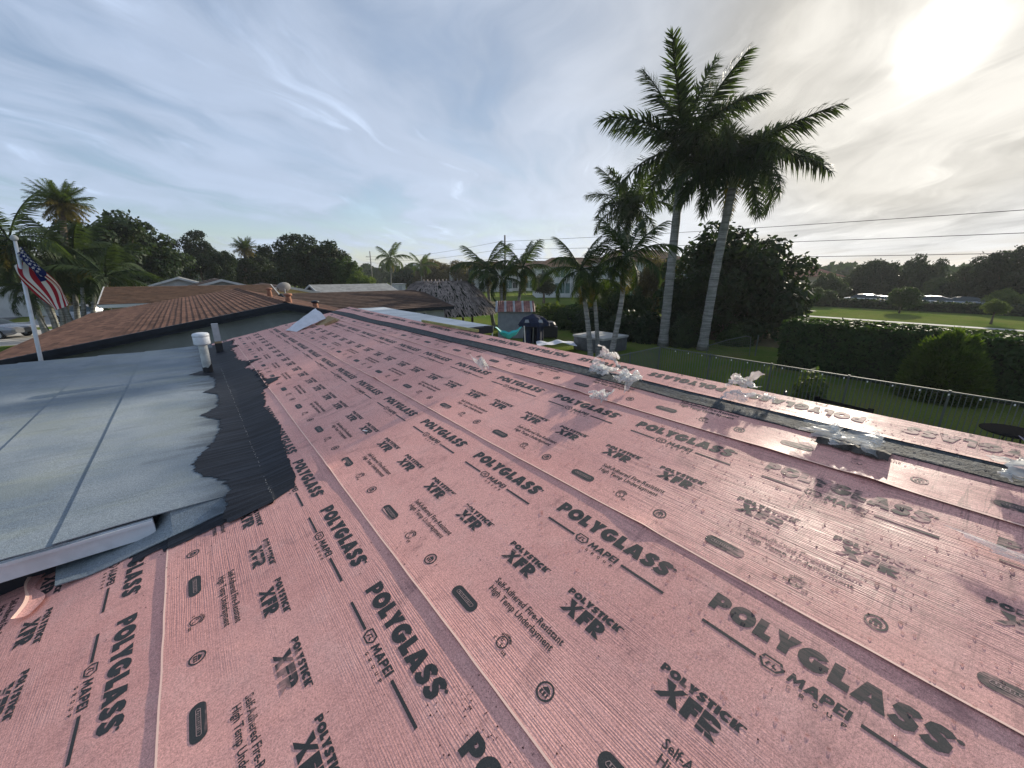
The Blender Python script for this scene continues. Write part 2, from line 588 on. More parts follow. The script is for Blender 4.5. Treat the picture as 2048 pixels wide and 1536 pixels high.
M['terracotta'] = mat('terracotta_vent', (0.30, 0.15, 0.10), 0.85, 0.2, 0.2, 8)
M['thatch'] = mat('dry_thatch', (0.26, 0.22, 0.195), 0.9, 0.15, 0.35, 3, rnd=0.12)
M['bark_grey'] = mat('grey_palm_bark', (0.25, 0.25, 0.235), 0.9, 0.2, 0.3, 3, 0.02, 9)
M['bark_brown'] = mat('brown_bark', (0.13, 0.10, 0.075), 0.9, 0.2, 0.35, 4, 0.02, 10)
M['shaft'] = mat('green_crownshaft', (0.13, 0.17, 0.075), 0.5, 0.4, 0.25, 3)
M['royal'] = leafmat('royal_palm_leaf', (0.024, 0.040, 0.022), (0.055, 0.085, 0.036), 0.38)
M['coco'] = leafmat('coconut_palm_leaf', (0.035, 0.062, 0.022), (0.085, 0.125, 0.038), 0.38)
M['date'] = leafmat('yellowing_palm_leaf', (0.075, 0.085, 0.022), (0.20, 0.14, 0.03), 0.35)
M['leaf_dark'] = leafmat('dark_broad_leaf', (0.012, 0.026, 0.014), (0.034, 0.056, 0.022), 0.28)
M['leaf_mid'] = leafmat('mid_green_leaf', (0.026, 0.052, 0.02), (0.06, 0.095, 0.032), 0.36)
M['leaf_light'] = leafmat('light_green_leaf', (0.05, 0.085, 0.025), (0.12, 0.16, 0.045), 0.45)
M['leaf_dry'] = leafmat('dry_brown_leaf', (0.07, 0.06, 0.03), (0.15, 0.125, 0.06), 0.3)
M['leaf_hedge'] = leafmat('hedge_leaf', (0.016, 0.038, 0.015), (0.042, 0.078, 0.025), 0.32, vscale=2.0)
M['leaf_bush'] = leafmat('lime_bush_leaf', (0.032, 0.062, 0.016), (0.085, 0.13, 0.03), 0.45)
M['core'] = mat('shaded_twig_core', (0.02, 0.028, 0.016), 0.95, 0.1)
M['fence'] = mat('dark_green_metal', (0.09, 0.105, 0.095), 0.65, 0.25)
M['lamp'] = mat('clear_bulb_plastic', (0.7, 0.72, 0.7), 0.2, 0.6)
M['iron'] = mat('matt_black_iron', (0.012, 0.012, 0.013), 1.0, 0.0)
M['plastic_blk'] = mat('black_plastic', (0.015, 0.016, 0.02), 0.45, 0.5)
M['navy'] = mat('navy_cover_cloth', (0.012, 0.018, 0.045), 0.8, 0.3, 0.3, 4)
M['teal'] = mat('teal_fabric', (0.05, 0.42, 0.42), 0.6, 0.3, 0.15, 3)
M['tubgrey'] = mat('grey_tub_panel', (0.09, 0.095, 0.10), 0.6, 0.4, 0.2, 4)
M['tubcover'] = mat('grey_tub_cover', (0.36, 0.36, 0.35), 0.7, 0.3, 0.15, 2)
M['red_metal'] = mat('weathered_red_metal', (0.20, 0.065, 0.055), 0.6, 0.3, 0.5, 3, tint=(0.27, 0.12, 0.10))
M['shed'] = mat('grey_shed_panel', (0.26, 0.28, 0.30), 0.6, 0.4, 0.12, 3)
M['concrete'] = mat('concrete', (0.40, 0.385, 0.36), 0.9, 0.2, 0.15, 1.2)
M['asphalt'] = mat('street_asphalt', (0.17, 0.165, 0.16), 0.9, 0.2, 0.2, 0.8)
M['glass'] = mat('dark_window_glass', (0.03, 0.045, 0.05), 0.28, 0.5)
M['screen'] = mat('green_porch_screen', (0.10, 0.17, 0.16), 0.4, 0.5, 0.15, 3)
M['silver'] = mat('silver_car_paint', (0.34, 0.36, 0.40), 0.4, 0.5, metal=0.2)
M['greycar'] = mat('grey_car_paint', (0.22, 0.23, 0.26), 0.2, 0.6, metal=0.5)
M['whitecar'] = mat('white_car_paint', (0.72, 0.72, 0.72), 0.2, 0.6)
M['rubber'] = mat('tyre_rubber', (0.02, 0.02, 0.02), 0.85, 0.3)
M['chrome'] = mat('alloy_rim', (0.5, 0.5, 0.52), 0.25, 0.5, metal=0.9)
M['pole'] = mat('weathered_pole', (0.20, 0.185, 0.17), 0.9, 0.2, 0.25, 3)
M['wire'] = mat('cable', (0.03, 0.03, 0.035), 0.7, 0.2)
M['alu'] = mat('grey_aluminium', (0.42, 0.43, 0.44), 0.45, 0.5, 0.1, 10, metal=0.2)
M['card'] = mat('cardboard', (0.36, 0.26, 0.15), 0.9, 0.2, 0.12, 8)
M['paper'] = mat('white_paper', (0.66, 0.66, 0.70), 0.8, 0.2, 0.08, 8)
M['flagred'] = mat('flag_red', (0.30, 0.022, 0.035), 0.75, 0.2, trans=0.25)
M['flagwhite'] = mat('flag_white', (0.62, 0.60, 0.60), 0.75, 0.2, trans=0.25)
M['flagblue'] = mat('flag_blue', (0.014, 0.022, 0.10), 0.75, 0.2, trans=0.15)
M['pvc'] = mat('pale_pvc', (0.42, 0.44, 0.43), 0.6, 0.3, 0.25, 9)
M['lumber'] = mat('treated_lumber', (0.34, 0.32, 0.13), 0.85, 0.2, 0.2, 12)


def film_material(name, dens, col):
    m = bpy.data.materials.new(name)
    m.use_nodes = True
    t = NT(m.node_tree)
    p = t.n('ShaderNodeBsdfPrincipled', i={'Base Color': (*col, 1), 'Roughness': 0.28, 'Specular IOR Level': 0.6})
    tl = t.n('ShaderNodeBsdfTranslucent', i={'Color': (*col, 1)})
    a = t.n('ShaderNodeMixShader', i={0: 0.45, 1: p.outputs[0], 2: tl.outputs[0]})
    tr = t.n('ShaderNodeBsdfTransparent')
    tc = t.n('ShaderNodeTexCoord').outputs['Object']
    k = t.math('MULTIPLY', t.smooth(t.noise(tc, 9, 3, 0.6), 0.25, 0.75), 0.45)
    fac = t.math('ADD', k, dens, clamp=True)
    mx = t.n('ShaderNodeMixShader', i={0: fac, 1: tr.outputs[0], 2: a.outputs[0]})
    o = t.n('ShaderNodeOutputMaterial')
    t.t.links.new(mx.outputs[0], o.inputs[0])
    return m


M['backing'] = mat('torn_backing_board', (0.07, 0.062, 0.055), 0.8, 0.2, 0.6, 14)
M['film'] = film_material('crumpled_release_film', 0.30, (0.84, 0.84, 0.82))
M['filmclear'] = film_material('clear_release_film', 0.12, (0.78, 0.80, 0.80))


def ground_material():
    m = bpy.data.materials.new('grass_ground')
    m.use_nodes = True
    t = NT(m.node_tree)
    tc = t.n('ShaderNodeTexCoord').outputs['Object']
    n1 = t.noise(tc, 0.09, 5, 0.65)
    n2 = t.noise(tc, 0.7, 6, 0.7)
    n3 = t.noise(tc, 16, 4, 0.7)
    c = t.mix(t.smooth(n1, 0.35, 0.65), (0.085, 0.140, 0.028), (0.150, 0.178, 0.048))
    c = t.mix(t.math('MULTIPLY', t.smooth(n2, 0.48, 0.68), 0.75), c, (0.16, 0.15, 0.055))
    s = t.vmath('SCALE', c)
    t.t.links.new(t.math('ADD', 0.35, t.math('MULTIPLY', n3, 1.3)), s.inputs['Scale'])
    p = t.n('ShaderNodeBsdfPrincipled', i={'Base Color': s.outputs[0], 'Roughness': 1.0, 'Specular IOR Level': 0.0})
    tl = t.n('ShaderNodeBsdfTranslucent', i={'Color': s.outputs[0]})
    b = t.n('ShaderNodeBump', i={'Strength': 1.0, 'Distance': 0.10, 'Height': t.math('ADD', n3, t.math('MULTIPLY', n2, 0.6))})
    t.t.links.new(b.outputs[0], p.inputs['Normal'])
    o = t.n('ShaderNodeOutputMaterial')
    t.t.links.new(p.outputs[0], o.inputs[0])
    return m


def shingle_material(name, col, step):
    m = bpy.data.materials.new(name)
    m.use_nodes = True
    t = NT(m.node_tree)
    tc = t.n('ShaderNodeTexCoord').outputs['Object']
    oi = t.n('ShaderNodeObjectInfo').outputs['Random']
    sep = t.n('ShaderNodeSeparateXYZ', i={0: tc})
    y = t.math('ADD', t.math('DIVIDE', sep.outputs[1], step), t.math('MULTIPLY', oi, 17.3))
    cell = t.math('FLOOR', y)
    fr = t.math('SUBTRACT', y, cell)
    wn = t.n('ShaderNodeTexWhiteNoise', noise_dimensions='2D', i={'Vector': t.n('ShaderNodeCombineXYZ', i={0: cell, 1: oi}).outputs[0]}).outputs['Value']
    big = t.noise(t.mapping(tc, scale=(1, .4, 1)), 0.8, 5, 0.65)
    f = t.math('ADD', 0.58, t.math('MULTIPLY', wn, 0.55))
    f = t.math('MULTIPLY', f, t.math('ADD', 0.55, t.math('MULTIPLY', big, 0.9)))
    f = t.math('MULTIPLY', f, t.math('ADD', 0.85, t.math('MULTIPLY', oi, 0.3)))
    f = t.math('MULTIPLY', f, t.math('ADD', 0.45, t.math('MULTIPLY', t.smooth(fr, 0.0, 0.10), 0.55)))
    g = t.noise(tc, 60, 3, 0.6)
    f = t.math('MULTIPLY', f, t.math('ADD', 0.6, t.math('MULTIPLY', g, 0.8)))
    sc = t.vmath('SCALE', col)
    t.t.links.new(f, sc.inputs['Scale'])
    p = t.n('ShaderNodeBsdfPrincipled', i={'Base Color': sc.outputs[0], 'Roughness': 0.9, 'Specular IOR Level': 0.15})
    b = t.n('ShaderNodeBump', i={'Strength': 0.8, 'Distance': 0.006, 'Height': g})
    t.t.links.new(b.outputs[0], p.inputs['Normal'])
    o = t.n('ShaderNodeOutputMaterial')
    t.t.links.new(p.outputs[0], o.inputs[0])
    return m


M['tile_brown'] = shingle_material('brown_roof_shingle', (0.165, 0.086, 0.058), 0.31)

def palm_bark():
    m = bpy.data.materials.new('ringed_palm_bark')
    m.use_nodes = True
    t = NT(m.node_tree)
    tc = t.n('ShaderNodeTexCoord').outputs['Object']
    ring = t.noise(t.mapping(tc, scale=(0.35, 0.35, 5.0)), 1.6, 5, 0.7)
    pat = t.noise(t.mapping(tc, scale=(1.5, 1.5, 0.5)), 1.3, 5, 0.65)
    fine = t.noise(tc, 14, 4, 0.7)
    c = t.mix(t.smooth(ring, 0.36, 0.62), (0.125, 0.125, 0.115), (0.30, 0.30, 0.28))
    c = t.mix(t.math('MULTIPLY', t.smooth(pat, 0.48, 0.66), 0.7), c, (0.15, 0.165, 0.135))
    sc = t.vmath('SCALE', c)
    t.t.links.new(t.math('ADD', 0.6, t.math('MULTIPLY', fine, 0.8)), sc.inputs['Scale'])
    p = t.n('ShaderNodeBsdfPrincipled', i={'Base Color': sc.outputs[0], 'Roughness': 0.9, 'Specular IOR Level': 0.15})
    b = t.n('ShaderNodeBump', i={'Strength': 1.0, 'Distance': 0.03, 'Height': ring})
    t.t.links.new(b.outputs[0], p.inputs['Normal'])
    o = t.n('ShaderNodeOutputMaterial')
    t.t.links.new(p.outputs[0], o.inputs[0])
    return m


M['bark_grey'] = palm_bark()

M['ground'] = ground_material()
M['bank'] = mat('dry_canal_bank', (0.10, 0.085, 0.045), 0.95, 0.1, 0.4, 0.35, 0.08, 6)

# ------------------------------------------------------------------ ground and setting
def sheet(name, pts, z, m, kind='structure', label=None):
    b = MB()
    b.poly([(x, y, z) for x, y in pts])
    o = b.build(name, m)
    tag(o, label, None, None, kind)
    return o


g = MB()
for i in range(60):
    for j in range(60):
        def gp(a):
            s = (a - 30) / 30
            return math.copysign(abs(s) ** 2.2, s) * 3000
        g.quad((gp(i), gp(j), 0), (gp(i + 1), gp(j), 0), (gp(i + 1), gp(j + 1), 0), (gp(i), gp(j + 1), 0))
tag(g.build('ground', M['ground']), kind='structure')
# street in front of the houses (left), its pavement and drives
sheet('street', [(-21, -60), (-14.5, -60), (-14.5, 240), (-21, 240)], 0.004, M['asphalt'])
sheet('pavement', [(-12.6, -60), (-11.0, -60), (-11.0, 240), (-12.6, 240)], 0.008, M['concrete'])
sheet('driveway', [(-14.5, 40.5), (-6.6, 40.5), (-6.6, 50.5), (-14.5, 50.5)], 0.012, M['concrete'])
sheet('driveway', [(-14.5, 53.0), (-5.0, 53.0), (-5.0, 59.5), (-14.5, 59.5)], 0.012, M['concrete'])
sheet('pavement', [(-24.4, -60), (-22.8, -60), (-22.8, 240), (-24.4, 240)], 0.008, M['concrete'])
# park across the water: white path, car park
sheet('path', [(52.2, -60), (53.6, -60), (53.6, 13), (58, 30), (56.8, 31), (52.2, 13.4)], 0.02, M['concrete'])
sheet('car_park', [(76, -60), (92, -60), (92, 60), (76, 60)], 0.01, M['asphalt'])
sheet('patio', [(6.2, 5.0), (16.2, 5.0), (16.2, 17.0), (6.2, 17.0)], 0.012, M['concrete'])
# dry bank of the canal
b = MB()
prof = [(0, 0.0), (2.0, 0.42), (4.0, 0.50), (7.0, 0.30), (11, 0.02)]
N = 60
for k in range(N):
    y0, y1 = 4 + k * 2.2, 4 + (k + 1) * 2.2
    for (a, za), (c, zc) in zip(prof, prof[1:]):
        def wob(x, y, z):
            return (28.5 + x + 0.5 * noise.noise((x, y * 0.2, 3)), y, max(0.006, z + 0.18 * noise.noise((x * .5, y * .3, 1))) if z > 0.01 else 0.006)
        b.quad(wob(a, y0, za), wob(c, y0, zc), wob(c, y1, zc), wob(a, y1, za))
tag(b.build('canal_bank', M['bank'], smooth=True), kind='structure')

# ------------------------------------------------------------------ the house we stand on
T = 0.2083
CC = math.hypot(1, T)
NRM = Vector((-T, 0, 1)).normalized()
Z0 = 3.14
U_A = 0.578
EXPO = 0.929
RIDGE_U = 3.055 * CC
FLATZ = 3.18
CREASE = 0.2


def buck(u, y):
    a = noise.noise((u * 1.7 + 3, y * 0.9, 0.3)) * 0.0035 + noise.noise((u * 4, y * 2.0, 4.1)) * 0.0007
    for (u0, y0, ca, sa, ln, w_, am) in WRINK:
        du, dy_ = u - u0, y - y0
        p, q = du * ca + dy_ * sa, (-du * sa + dy_ * ca) / w_
        if abs(q) < 2.6 and abs(p) < ln:
            a += am * math.exp(-q * q) * (1 - (p / ln) ** 2)
    return a


WRINK = []
_r = random.Random(8)
for _k in range(26):
    _a = _r.gauss(0, .35)
    WRINK.append((_r.uniform(-.8, 2.4), _r.uniform(-.4, 8), math.cos(_a), math.sin(_a), _r.uniform(.12, .4), _r.uniform(.03, .055), _r.uniform(.0012, .0026)))


FISH = {}
_r = random.Random(31)
for _k in range(-4, 3):
    FISH[round(U_A + EXPO * _k, 3)] = [(_r.uniform(-1, 9), _r.uniform(.03, .09), _r.uniform(.003, .010)) for _ in range(7)]


def sheet_h(v, u, y):
    """height of a sheet above the deck; v = distance up from its lower edge"""
    lift = 0.0065 + 0.003 * noise.noise((y * 1.3, u, 9.0)) + 0.0012 * noise.noise((y * 6, u, 2.0))
    k = max(0.0, 1 - v / 0.3)
    fm = 0.0
    for yc, w_, a_ in FISH.get(round(u, 3), ()):
        d = (y - yc) / w_
        if abs(d) < 3:
            fm += a_ * math.exp(-d * d)
    kk = max(0.0, 1 - v / 0.16)
    return 0.003 + lift * k * k + fm * kk * kk


def PP(u, y, h):
    x = u / CC
    return Vector((x, y, Z0 + T * x)) + NRM * (h + buck(u, y))


LAPS = [U_A + EXPO * k for k in range(-4, 3)]          # lower edges of the courses


def top_h(u, y):
    e = [l for l in LAPS if l <= u + 1e-6]
    l = e[-1] if e else LAPS[0]
    return sheet_h(u - l, l, y)


house = empty('house', (3, 4, 0), 0, 'house in the foreground with a pink underlayment roof being re-covered', 'house')
house.location = (0, 0, 0)

# deck, walls
b = MB()
Y0, Y1 = -5.0, 10.15
ridge = (3.055, Z0 + T * 3.055)
b.poly([(-3.6, Y0, Z0 - 3.6 * T - .03), (ridge[0], Y0, ridge[1] - .03), (ridge[0], Y1, ridge[1] - .03), (-3.6, Y1, Z0 - 3.6 * T - .03)])
b.poly([(ridge[0], Y0, ridge[1] - .03), (5.6, Y0, ridge[1] - .03 - .33 * 2.545), (5.6, Y1, ridge[1] - .03 - .33 * 2.545), (ridge[0], Y1, ridge[1] - .03)])
b.build('roof_deck', M['wood'], house)
b = MB()
b.poly([(-3.2, Y1 - .3, 0), (5.2, Y1 - .3, 0), (5.2, Y1 - .3, ridge[1] - .33 * 2.15 - .1), (ridge[0], Y1 - .3, ridge[1] - .05), (-3.2, Y1 - .3, Z0 - 3.2 * T - .05)])
b.box(5.1, 5.25, Y0, Y1 - .31, 0, ridge[1] - .33 * 2.15 - .12)
b.box(-3.25, -3.1, Y0, Y1 - .31, 0, Z0 - 3.2 * T - .06)
b.build('wall', M['stucco_grey'], house)


# ---- letters of the print: small polygon font, cap height 1
def arc(cx, cy, rx, ry, a0, a1, n):
    return [(cx + rx * math.cos(R(a0 + (a1 - a0) * k / n)), cy + ry * math.sin(R(a0 + (a1 - a0) * k / n))) for k in range(n + 1)]


def band(outer, inner):
    return [[outer[k], outer[k + 1], inner[k + 1], inner[k]] for k in range(len(outer) - 1)]


def stroke(pts, w):
    L, Rr = [], []
    n = len(pts)
    for k in range(n):
        a = pts[max(0, k - 1)]
        c = pts[min(n - 1, k + 1)]
        dx, dy = c[0] - a[0], c[1] - a[1]
        l = math.hypot(dx, dy) or 1
        ww = w[k] if hasattr(w, '__len__') else w
        L.append((pts[k][0] - dy / l * ww / 2, pts[k][1] + dx / l * ww / 2))
        Rr.append((pts[k][0] + dy / l * ww / 2, pts[k][1] - dx / l * ww / 2))
    return band(L, Rr)


def rect(x0, y0, x1, y1):
    return [(x0, y0), (x1, y0), (x1, y1), (x0, y1)]


def glyphs(bold):
    w = bold
    G = {}
    bowl = band([(w * .9, 1.0)] + arc(.42, .66, .40, .34, 90, -90, 8) + [(w * .9, .32)], [(w * .9, .74)] + arc(.42, .66, .40 - w * .92, .085, 90, -90, 8) + [(w * .9, .58)])
    G['P'] = ([rect(0, 0, w * .9, 1)] + bowl, .84)
    G['R'] = ([rect(0, 0, w * .9, 1)] + bowl + [[(w * .9, .31), (.52, .31), (.90, 0), (.90 - w * 1.25, 0)]], .90)
    G['O'] = (band(arc(.53, .5, .54, .53, 0, 360, 22), arc(.53, .5, .54 - w, .53 - w * .95, 0, 360, 22)), 1.07)
    G['C'] = (band(arc(.52, .5, .54, .53, 42, 318, 16), arc(.54, .5, .54 - w, .53 - w * .95, 50, 310, 16)), .92)
    G['G'] = (band(arc(.53, .5, .55, .53, 38, 330, 18), arc(.55, .5, .55 - w, .53 - w * .95, 48, 330, 18)) + [rect(.52, .30, 1.05, .56), ], 1.07)
    G['L'] = ([rect(0, 0, w, 1), rect(w, 0, .66, w * .92)], .67)
    G['I'] = ([rect(0, 0, w, 1)], w)
    G['T'] = ([rect(0, 1 - w * .85, .74, 1), rect(.37 - w / 2, 0, .37 + w / 2, 1 - w * .85)], .74)
    G['F'] = ([rect(0, 0, w, 1), rect(w, 1 - w * .8, .66, 1), rect(w, .36, .60, .36 + w * .75)], .66)
    G['E'] = ([rect(0, 0, w, 1), rect(w, 1 - w * .75, .66, 1), rect(w, .5 - w * .33, .60, .5 + w * .33), rect(w, 0, .66, w * .75)], .67)
    G['Y'] = ([[(0, 1), (w * 1.15, 1), (.47, .70), (.94 - w * 1.15, 1), (.94, 1), (.47 + w / 2, .42), (.47 + w / 2, 0), (.47 - w / 2, 0), (.47 - w / 2, .42)]], .92)
    a = w * 1.05
    G['A'] = ([[(0, 0), (a, 0), (.53, .62), (.53, 1), (.53 - a * .58, 1)], [(1.06, 0), (.53 + a * .58, 1), (.53, 1), (.53, .62), (1.06 - a, 0)], [(.30, .14), (.76, .14), (.68, .38), (.38, .38)]], 1.06)
    sp = [(.70, .74), (.60, .86), (.42, .88), (.24, .82), (.19, .68), (.30, .57), (.48, .48), (.60, .38), (.58, .22), (.42, .12), (.22, .13), (.06, .26)]
    ww = [w * 1.0] * 12
    G['S'] = (stroke(sp, [w * .85 if k not in (4, 7) else w * 1.0 for k in range(12)]), .80)
    G['K'] = ([rect(0, 0, w, 1), [(w, .36), (.50, 1), (.50 + w * 1.25, 1), (.56 + w * .25, .56), (.88, 0), (.88 - w * 1.25, 0), (.45, .40), (w, .18)]], .88)
    G['X'] = ([[(-.06, 1), (w * 1.15, 1), (.47, .67), (.72, 1), (1.0, 1), (.62, .52), (.98, 0), (.98 - w * 1.3, 0), (.46, .34), (.16, 0), (-.20, 0), (.30, .50)]], .98)
    G['M'] = ([[(0, 0), (.12, 1), (.12 + w * .8, 1), (.56, .55), (.86 - w * .1, 1), (1.04, 1), (1.14, 0), (1.14 - w * .9, 0), (.86, .56), (.58, .14), (.52, .14), (.30, .56), (w * .85, 0)]], 1.14)
    G['D'] = ([rect(0, 0, w * .9, 1)] + band([(w * .9, 1.0)] + arc(.40, .5, .50, .5, 90, -90, 10) + [(w * .9, 0)], [(w * .9, .78)] + arc(.40, .5, .50 - w, .28, 90, -90, 10) + [(w * .9, .22)]), .92)
    G['U'] = (stroke([(w / 2, 1), (w / 2, .40), (.18, .20), (.42, .13), (.66, .20), (.84 - w / 2, .40), (.84 - w / 2, 1)], w * .9), .86)
    return G


def word(s, G, x, y, cap, width, slant=0.0, gap=0.07):
    """polygons of a word that fills width"""
    tot = sum(G[c][1] for c in s) + gap * (len(s) - 1)
    sx = width / tot
    out = []
    cur = 0
    for c in s:
        polys, adv = G[c]
        for p in polys:
            out.append([(x + (cur + px) * sx + slant * py * cap, y + py * cap) for px, py in p])
        cur += adv + gap
    return out


def font_text(s, x, y, size, width, off=0.012):
    cu = bpy.data.curves.new('t', 'FONT')
    cu.body = s
    cu.size = 1
    cu.offset = off
    cu.resolution_u = 2
    ob = bpy.data.objects.new('t', cu)
    COL.objects.link(ob)
    bpy.context.view_layer.update()
    dg = bpy.context.evaluated_depsgraph_get()
    me = ob.evaluated_get(dg).to_mesh()
    vs = [v.co.copy() for v in me.vertices]
    fs = [tuple(p.vertices) for p in me.polygons]
    ob.evaluated_get(dg).to_mesh_clear()
    bpy.data.objects.remove(ob)
    bpy.data.curves.remove(cu)
    xm = max(v.x for v in vs)
    k = width / xm
    return [[(x + vs[i].x * k, y + vs[i].y * size) for i in f] for f in fs]


def seg_bar(x0, x1, y0, y1, n=5):
    return [rect(x0 + (x1 - x0) * k / n, y0, x0 + (x1 - x0) * (k + 1) / n, y1) for k in range(n)]


def print_period():
    """one repeat of the printed pattern: a along the roll, b up from the lower edge, metres"""
    H = glyphs(.37)
    Q = glyphs(.30)
    K = []
    K += word('POLYGLASS', H, 0.0, .752, .074, .615, 0.04, .055)
    K += [[(.625 + p[0], .812 + p[1]) for p in arc(0, 0, .008, .006, 0, 330, 8)]]
    K += seg_bar(.012, .188, .681, .692) + seg_bar(.452, .648, .681, .692)
    # shield emblem
    so = [(.205, .712), (.255, .712), (.268, .690), (.250, .667), (.212, .667), (.196, .690)]
    si = [(.210, .706), (.250, .706), (.260, .690), (.246, .673), (.216, .673), (.204, .690)]
    K += band(so + so[:1], si + si[:1])
    K += stroke([(.218, .680), (.226, .697), (.240, .697), (.236, .684), (.248, .680)], .006)
    K += word('MAPEI', glyphs(.27), .277, .673, .034, .150, 0.12, .05)
    for k, c in enumerate('GROUP'):
        K += word(c, glyphs(.24), .284 + k * .033, .648, .013, .013)
    for x0 in (0.0, .376):
        K += word('POLYSTICK', H, x0 - .004, .440, .027, .245, 0.05, .05)
        K += [rect(x0 + .243, .462, x0 + .252, .467)]
        K += word('XFR', glyphs(.38), x0 + .030, .368, .062, .178, 0.02, .06)
    K += font_text('Self-Adhered Fire-Resistant', .108, .262, .040, .395, .018)
    K += font_text('High Temp Underlayment', .116, .221, .040, .372, .018)
    # pill badge
    px0, px1, pc, pr = .002, .158, .122, .026
    K += [arc(px0 + pr, pc, pr, pr, 90, 270, 10) + arc(px1 - pr, pc, pr, pr, -90, 90, 10)]
    # UL mark
    cx, cy = .341, .120
    K += band(arc(cx, cy, .0235, .0235, 0, 360, 24), arc(cx, cy, .0185, .0185, 0, 360, 24))
    K += word('U', glyphs(.26), cx - .012, cy + .001, .013, .011) + word('L', glyphs(.28), cx + .002, cy - .014, .013, .009)
    for k, c in enumerate('CLASSIFIED'):
        an = R(138 - k * 11.5)
        bx, by = cx + .030 * math.cos(an), cy + .030 * math.sin(an)
        for p in word(c, glyphs(.30), -.0030, -.003, .0085, .0062):
            ro = an - math.pi / 2
            K.append([(bx + q[0] * math.cos(ro) - q[1] * math.sin(ro), by + q[0] * math.sin(ro) + q[1] * math.cos(ro)) for q in p])
    K += word('C', glyphs(.28), cx - .040, cy - .012, .011, .009) + word('US', glyphs(.30), cx + .024, cy - .028, .012, .021)
    # round house badge
    cx, cy = .568, .122
    K += band(arc(cx, cy, .031, .031, 0, 360, 28), arc(cx, cy, .0245, .0245, 0, 360, 28))
    K += [[(cx - .017, cy + .002), (cx + .019, cy + .002), (cx + .010, cy + .013), (cx - .004, cy + .017)], rect(cx - .016, cy - .012, cx - .008, cy - .001), rect(cx - .003, cy - .012, cx + .005, cy - .001), rect(cx + .010, cy - .012, cx + .016, cy - .001), rect(cx - .016, cy - .0145, cx + .016, cy - .0125)]
    # pale text inside the pill badge
    fo = [(.030, .131), (.134, .131), (.138, .126), (.132, .115), (.028, .115), (.024, .120)]
    fi = [(.031, .1290), (.133, .1290), (.1360, .126), (.131, .117), (.029, .117), (.0262, .120)]
    pale = band(fo + fo[:1], fi + fi[:1])
    rr = random.Random(2)
    for k in range(11):
        x = .036 + k * .0085
        pale.append(rect(x, .1165 + rr.uniform(0, .004), x + rr.uniform(.0012, .004), .1295 - rr.uniform(0, .005)))
    return K, pale


PER = 0.788
PRINT, PALE = print_period()
M['pale_ink'] = mat('pale_badge_print', (0.36, 0.24, 0.22), 0.6)


def print_sheet(parent, lap, phase, ya, yb, flip=False, umax=None, umin=None, u_edge=None):
    """phase: position of the P of POLYGLASS as distance towards the viewer"""
    mb = MB()
    k0 = math.floor((-yb - phase) / PER) - 1
    k1 = math.ceil((-ya - phase) / PER) + 1
    for k in range(k0, k1 + 1):
        s0 = phase + k * PER
        if -s0 < ya - 1 or -s0 > yb + 1:
            continue
        jit = random.uniform(-.003, .003)
        for lst, dh, mi in ((PRINT, .0012, 0), (PALE, .0018, 1)):
            if mi == 1 and -s0 > 4.5:
                continue
            mb.cur = mi
            for poly in lst:
                pts = []
                ok = True
                for a, c in poly:
                    if not flip:
                        y, u = -(s0 + a), lap + c + jit
                    else:
                        y, u = -(s0 - a), u_edge - c
                    if y < ya + .01 or y > yb - .01 or (umax and u > umax) or (umin and u < umin):
                        ok = False
                        break
                    hh = sheet_h(u - lap, lap, y) if not flip else flip_h(u, y)
                    pts.append(PP(u, y, hh + dh))
                if ok:
                    if flip:
                        pass
                    mb.poly(pts)
    return mb.build('printed_lettering', [M['ink'], M['pale_ink']], parent)


def flip_h(u, y):
    return 0.0125 + 0.003 * noise.noise((y * 1.2, 7, u))


def course(lap, ya, yb, width=1.0, top=None, du=0.0, extra=0.0):
    mb = MB()
    vs = [v for v in [0, .007, .015, .03, .045, .06, .08, .10, .13, .16, .20, .24, .28, .32] + [.37 + .05 * q for q in range(12)] if v < width - .02] + [width]
    ny = int((yb - ya) / 0.025)
    grid = []
    for j in range(ny + 1):
        y = ya + (yb - ya) * j / ny
        wob = 0.006 * noise.noise((y * 0.8, lap * 5, 1)) + 0.0025 * noise.noise((y * 7, lap, 3))
        row = []
        for v in vs:
            u = lap + v + wob * max(0, 1 - v / .1)
            if top is not None:
                u = min(u, top)
            row.append(PP(u, y, sheet_h(v, lap, y) + extra))
        grid.append(row)
    base = len(mb.v)
    nv = len(vs)
    for row in grid:
        mb.v += [tuple(p) for p in row]
    for j in range(ny):
        for i in range(nv - 1):
            a = base + j * nv + i
            mb.f.append((a, a + 1, a + nv + 1, a + nv))
            mb.mi.append(1 if i == 0 else 0)  # first strip of the top face carries the painted sunlit line
    # cut edge
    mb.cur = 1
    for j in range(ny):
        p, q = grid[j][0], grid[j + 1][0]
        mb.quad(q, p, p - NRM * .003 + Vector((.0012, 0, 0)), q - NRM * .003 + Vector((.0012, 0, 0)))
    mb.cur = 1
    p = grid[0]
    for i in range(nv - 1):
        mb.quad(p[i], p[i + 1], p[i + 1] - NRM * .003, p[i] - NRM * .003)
    return mb.build('underlayment_sheet', [M['pink'], M['edge']], house, smooth=False)


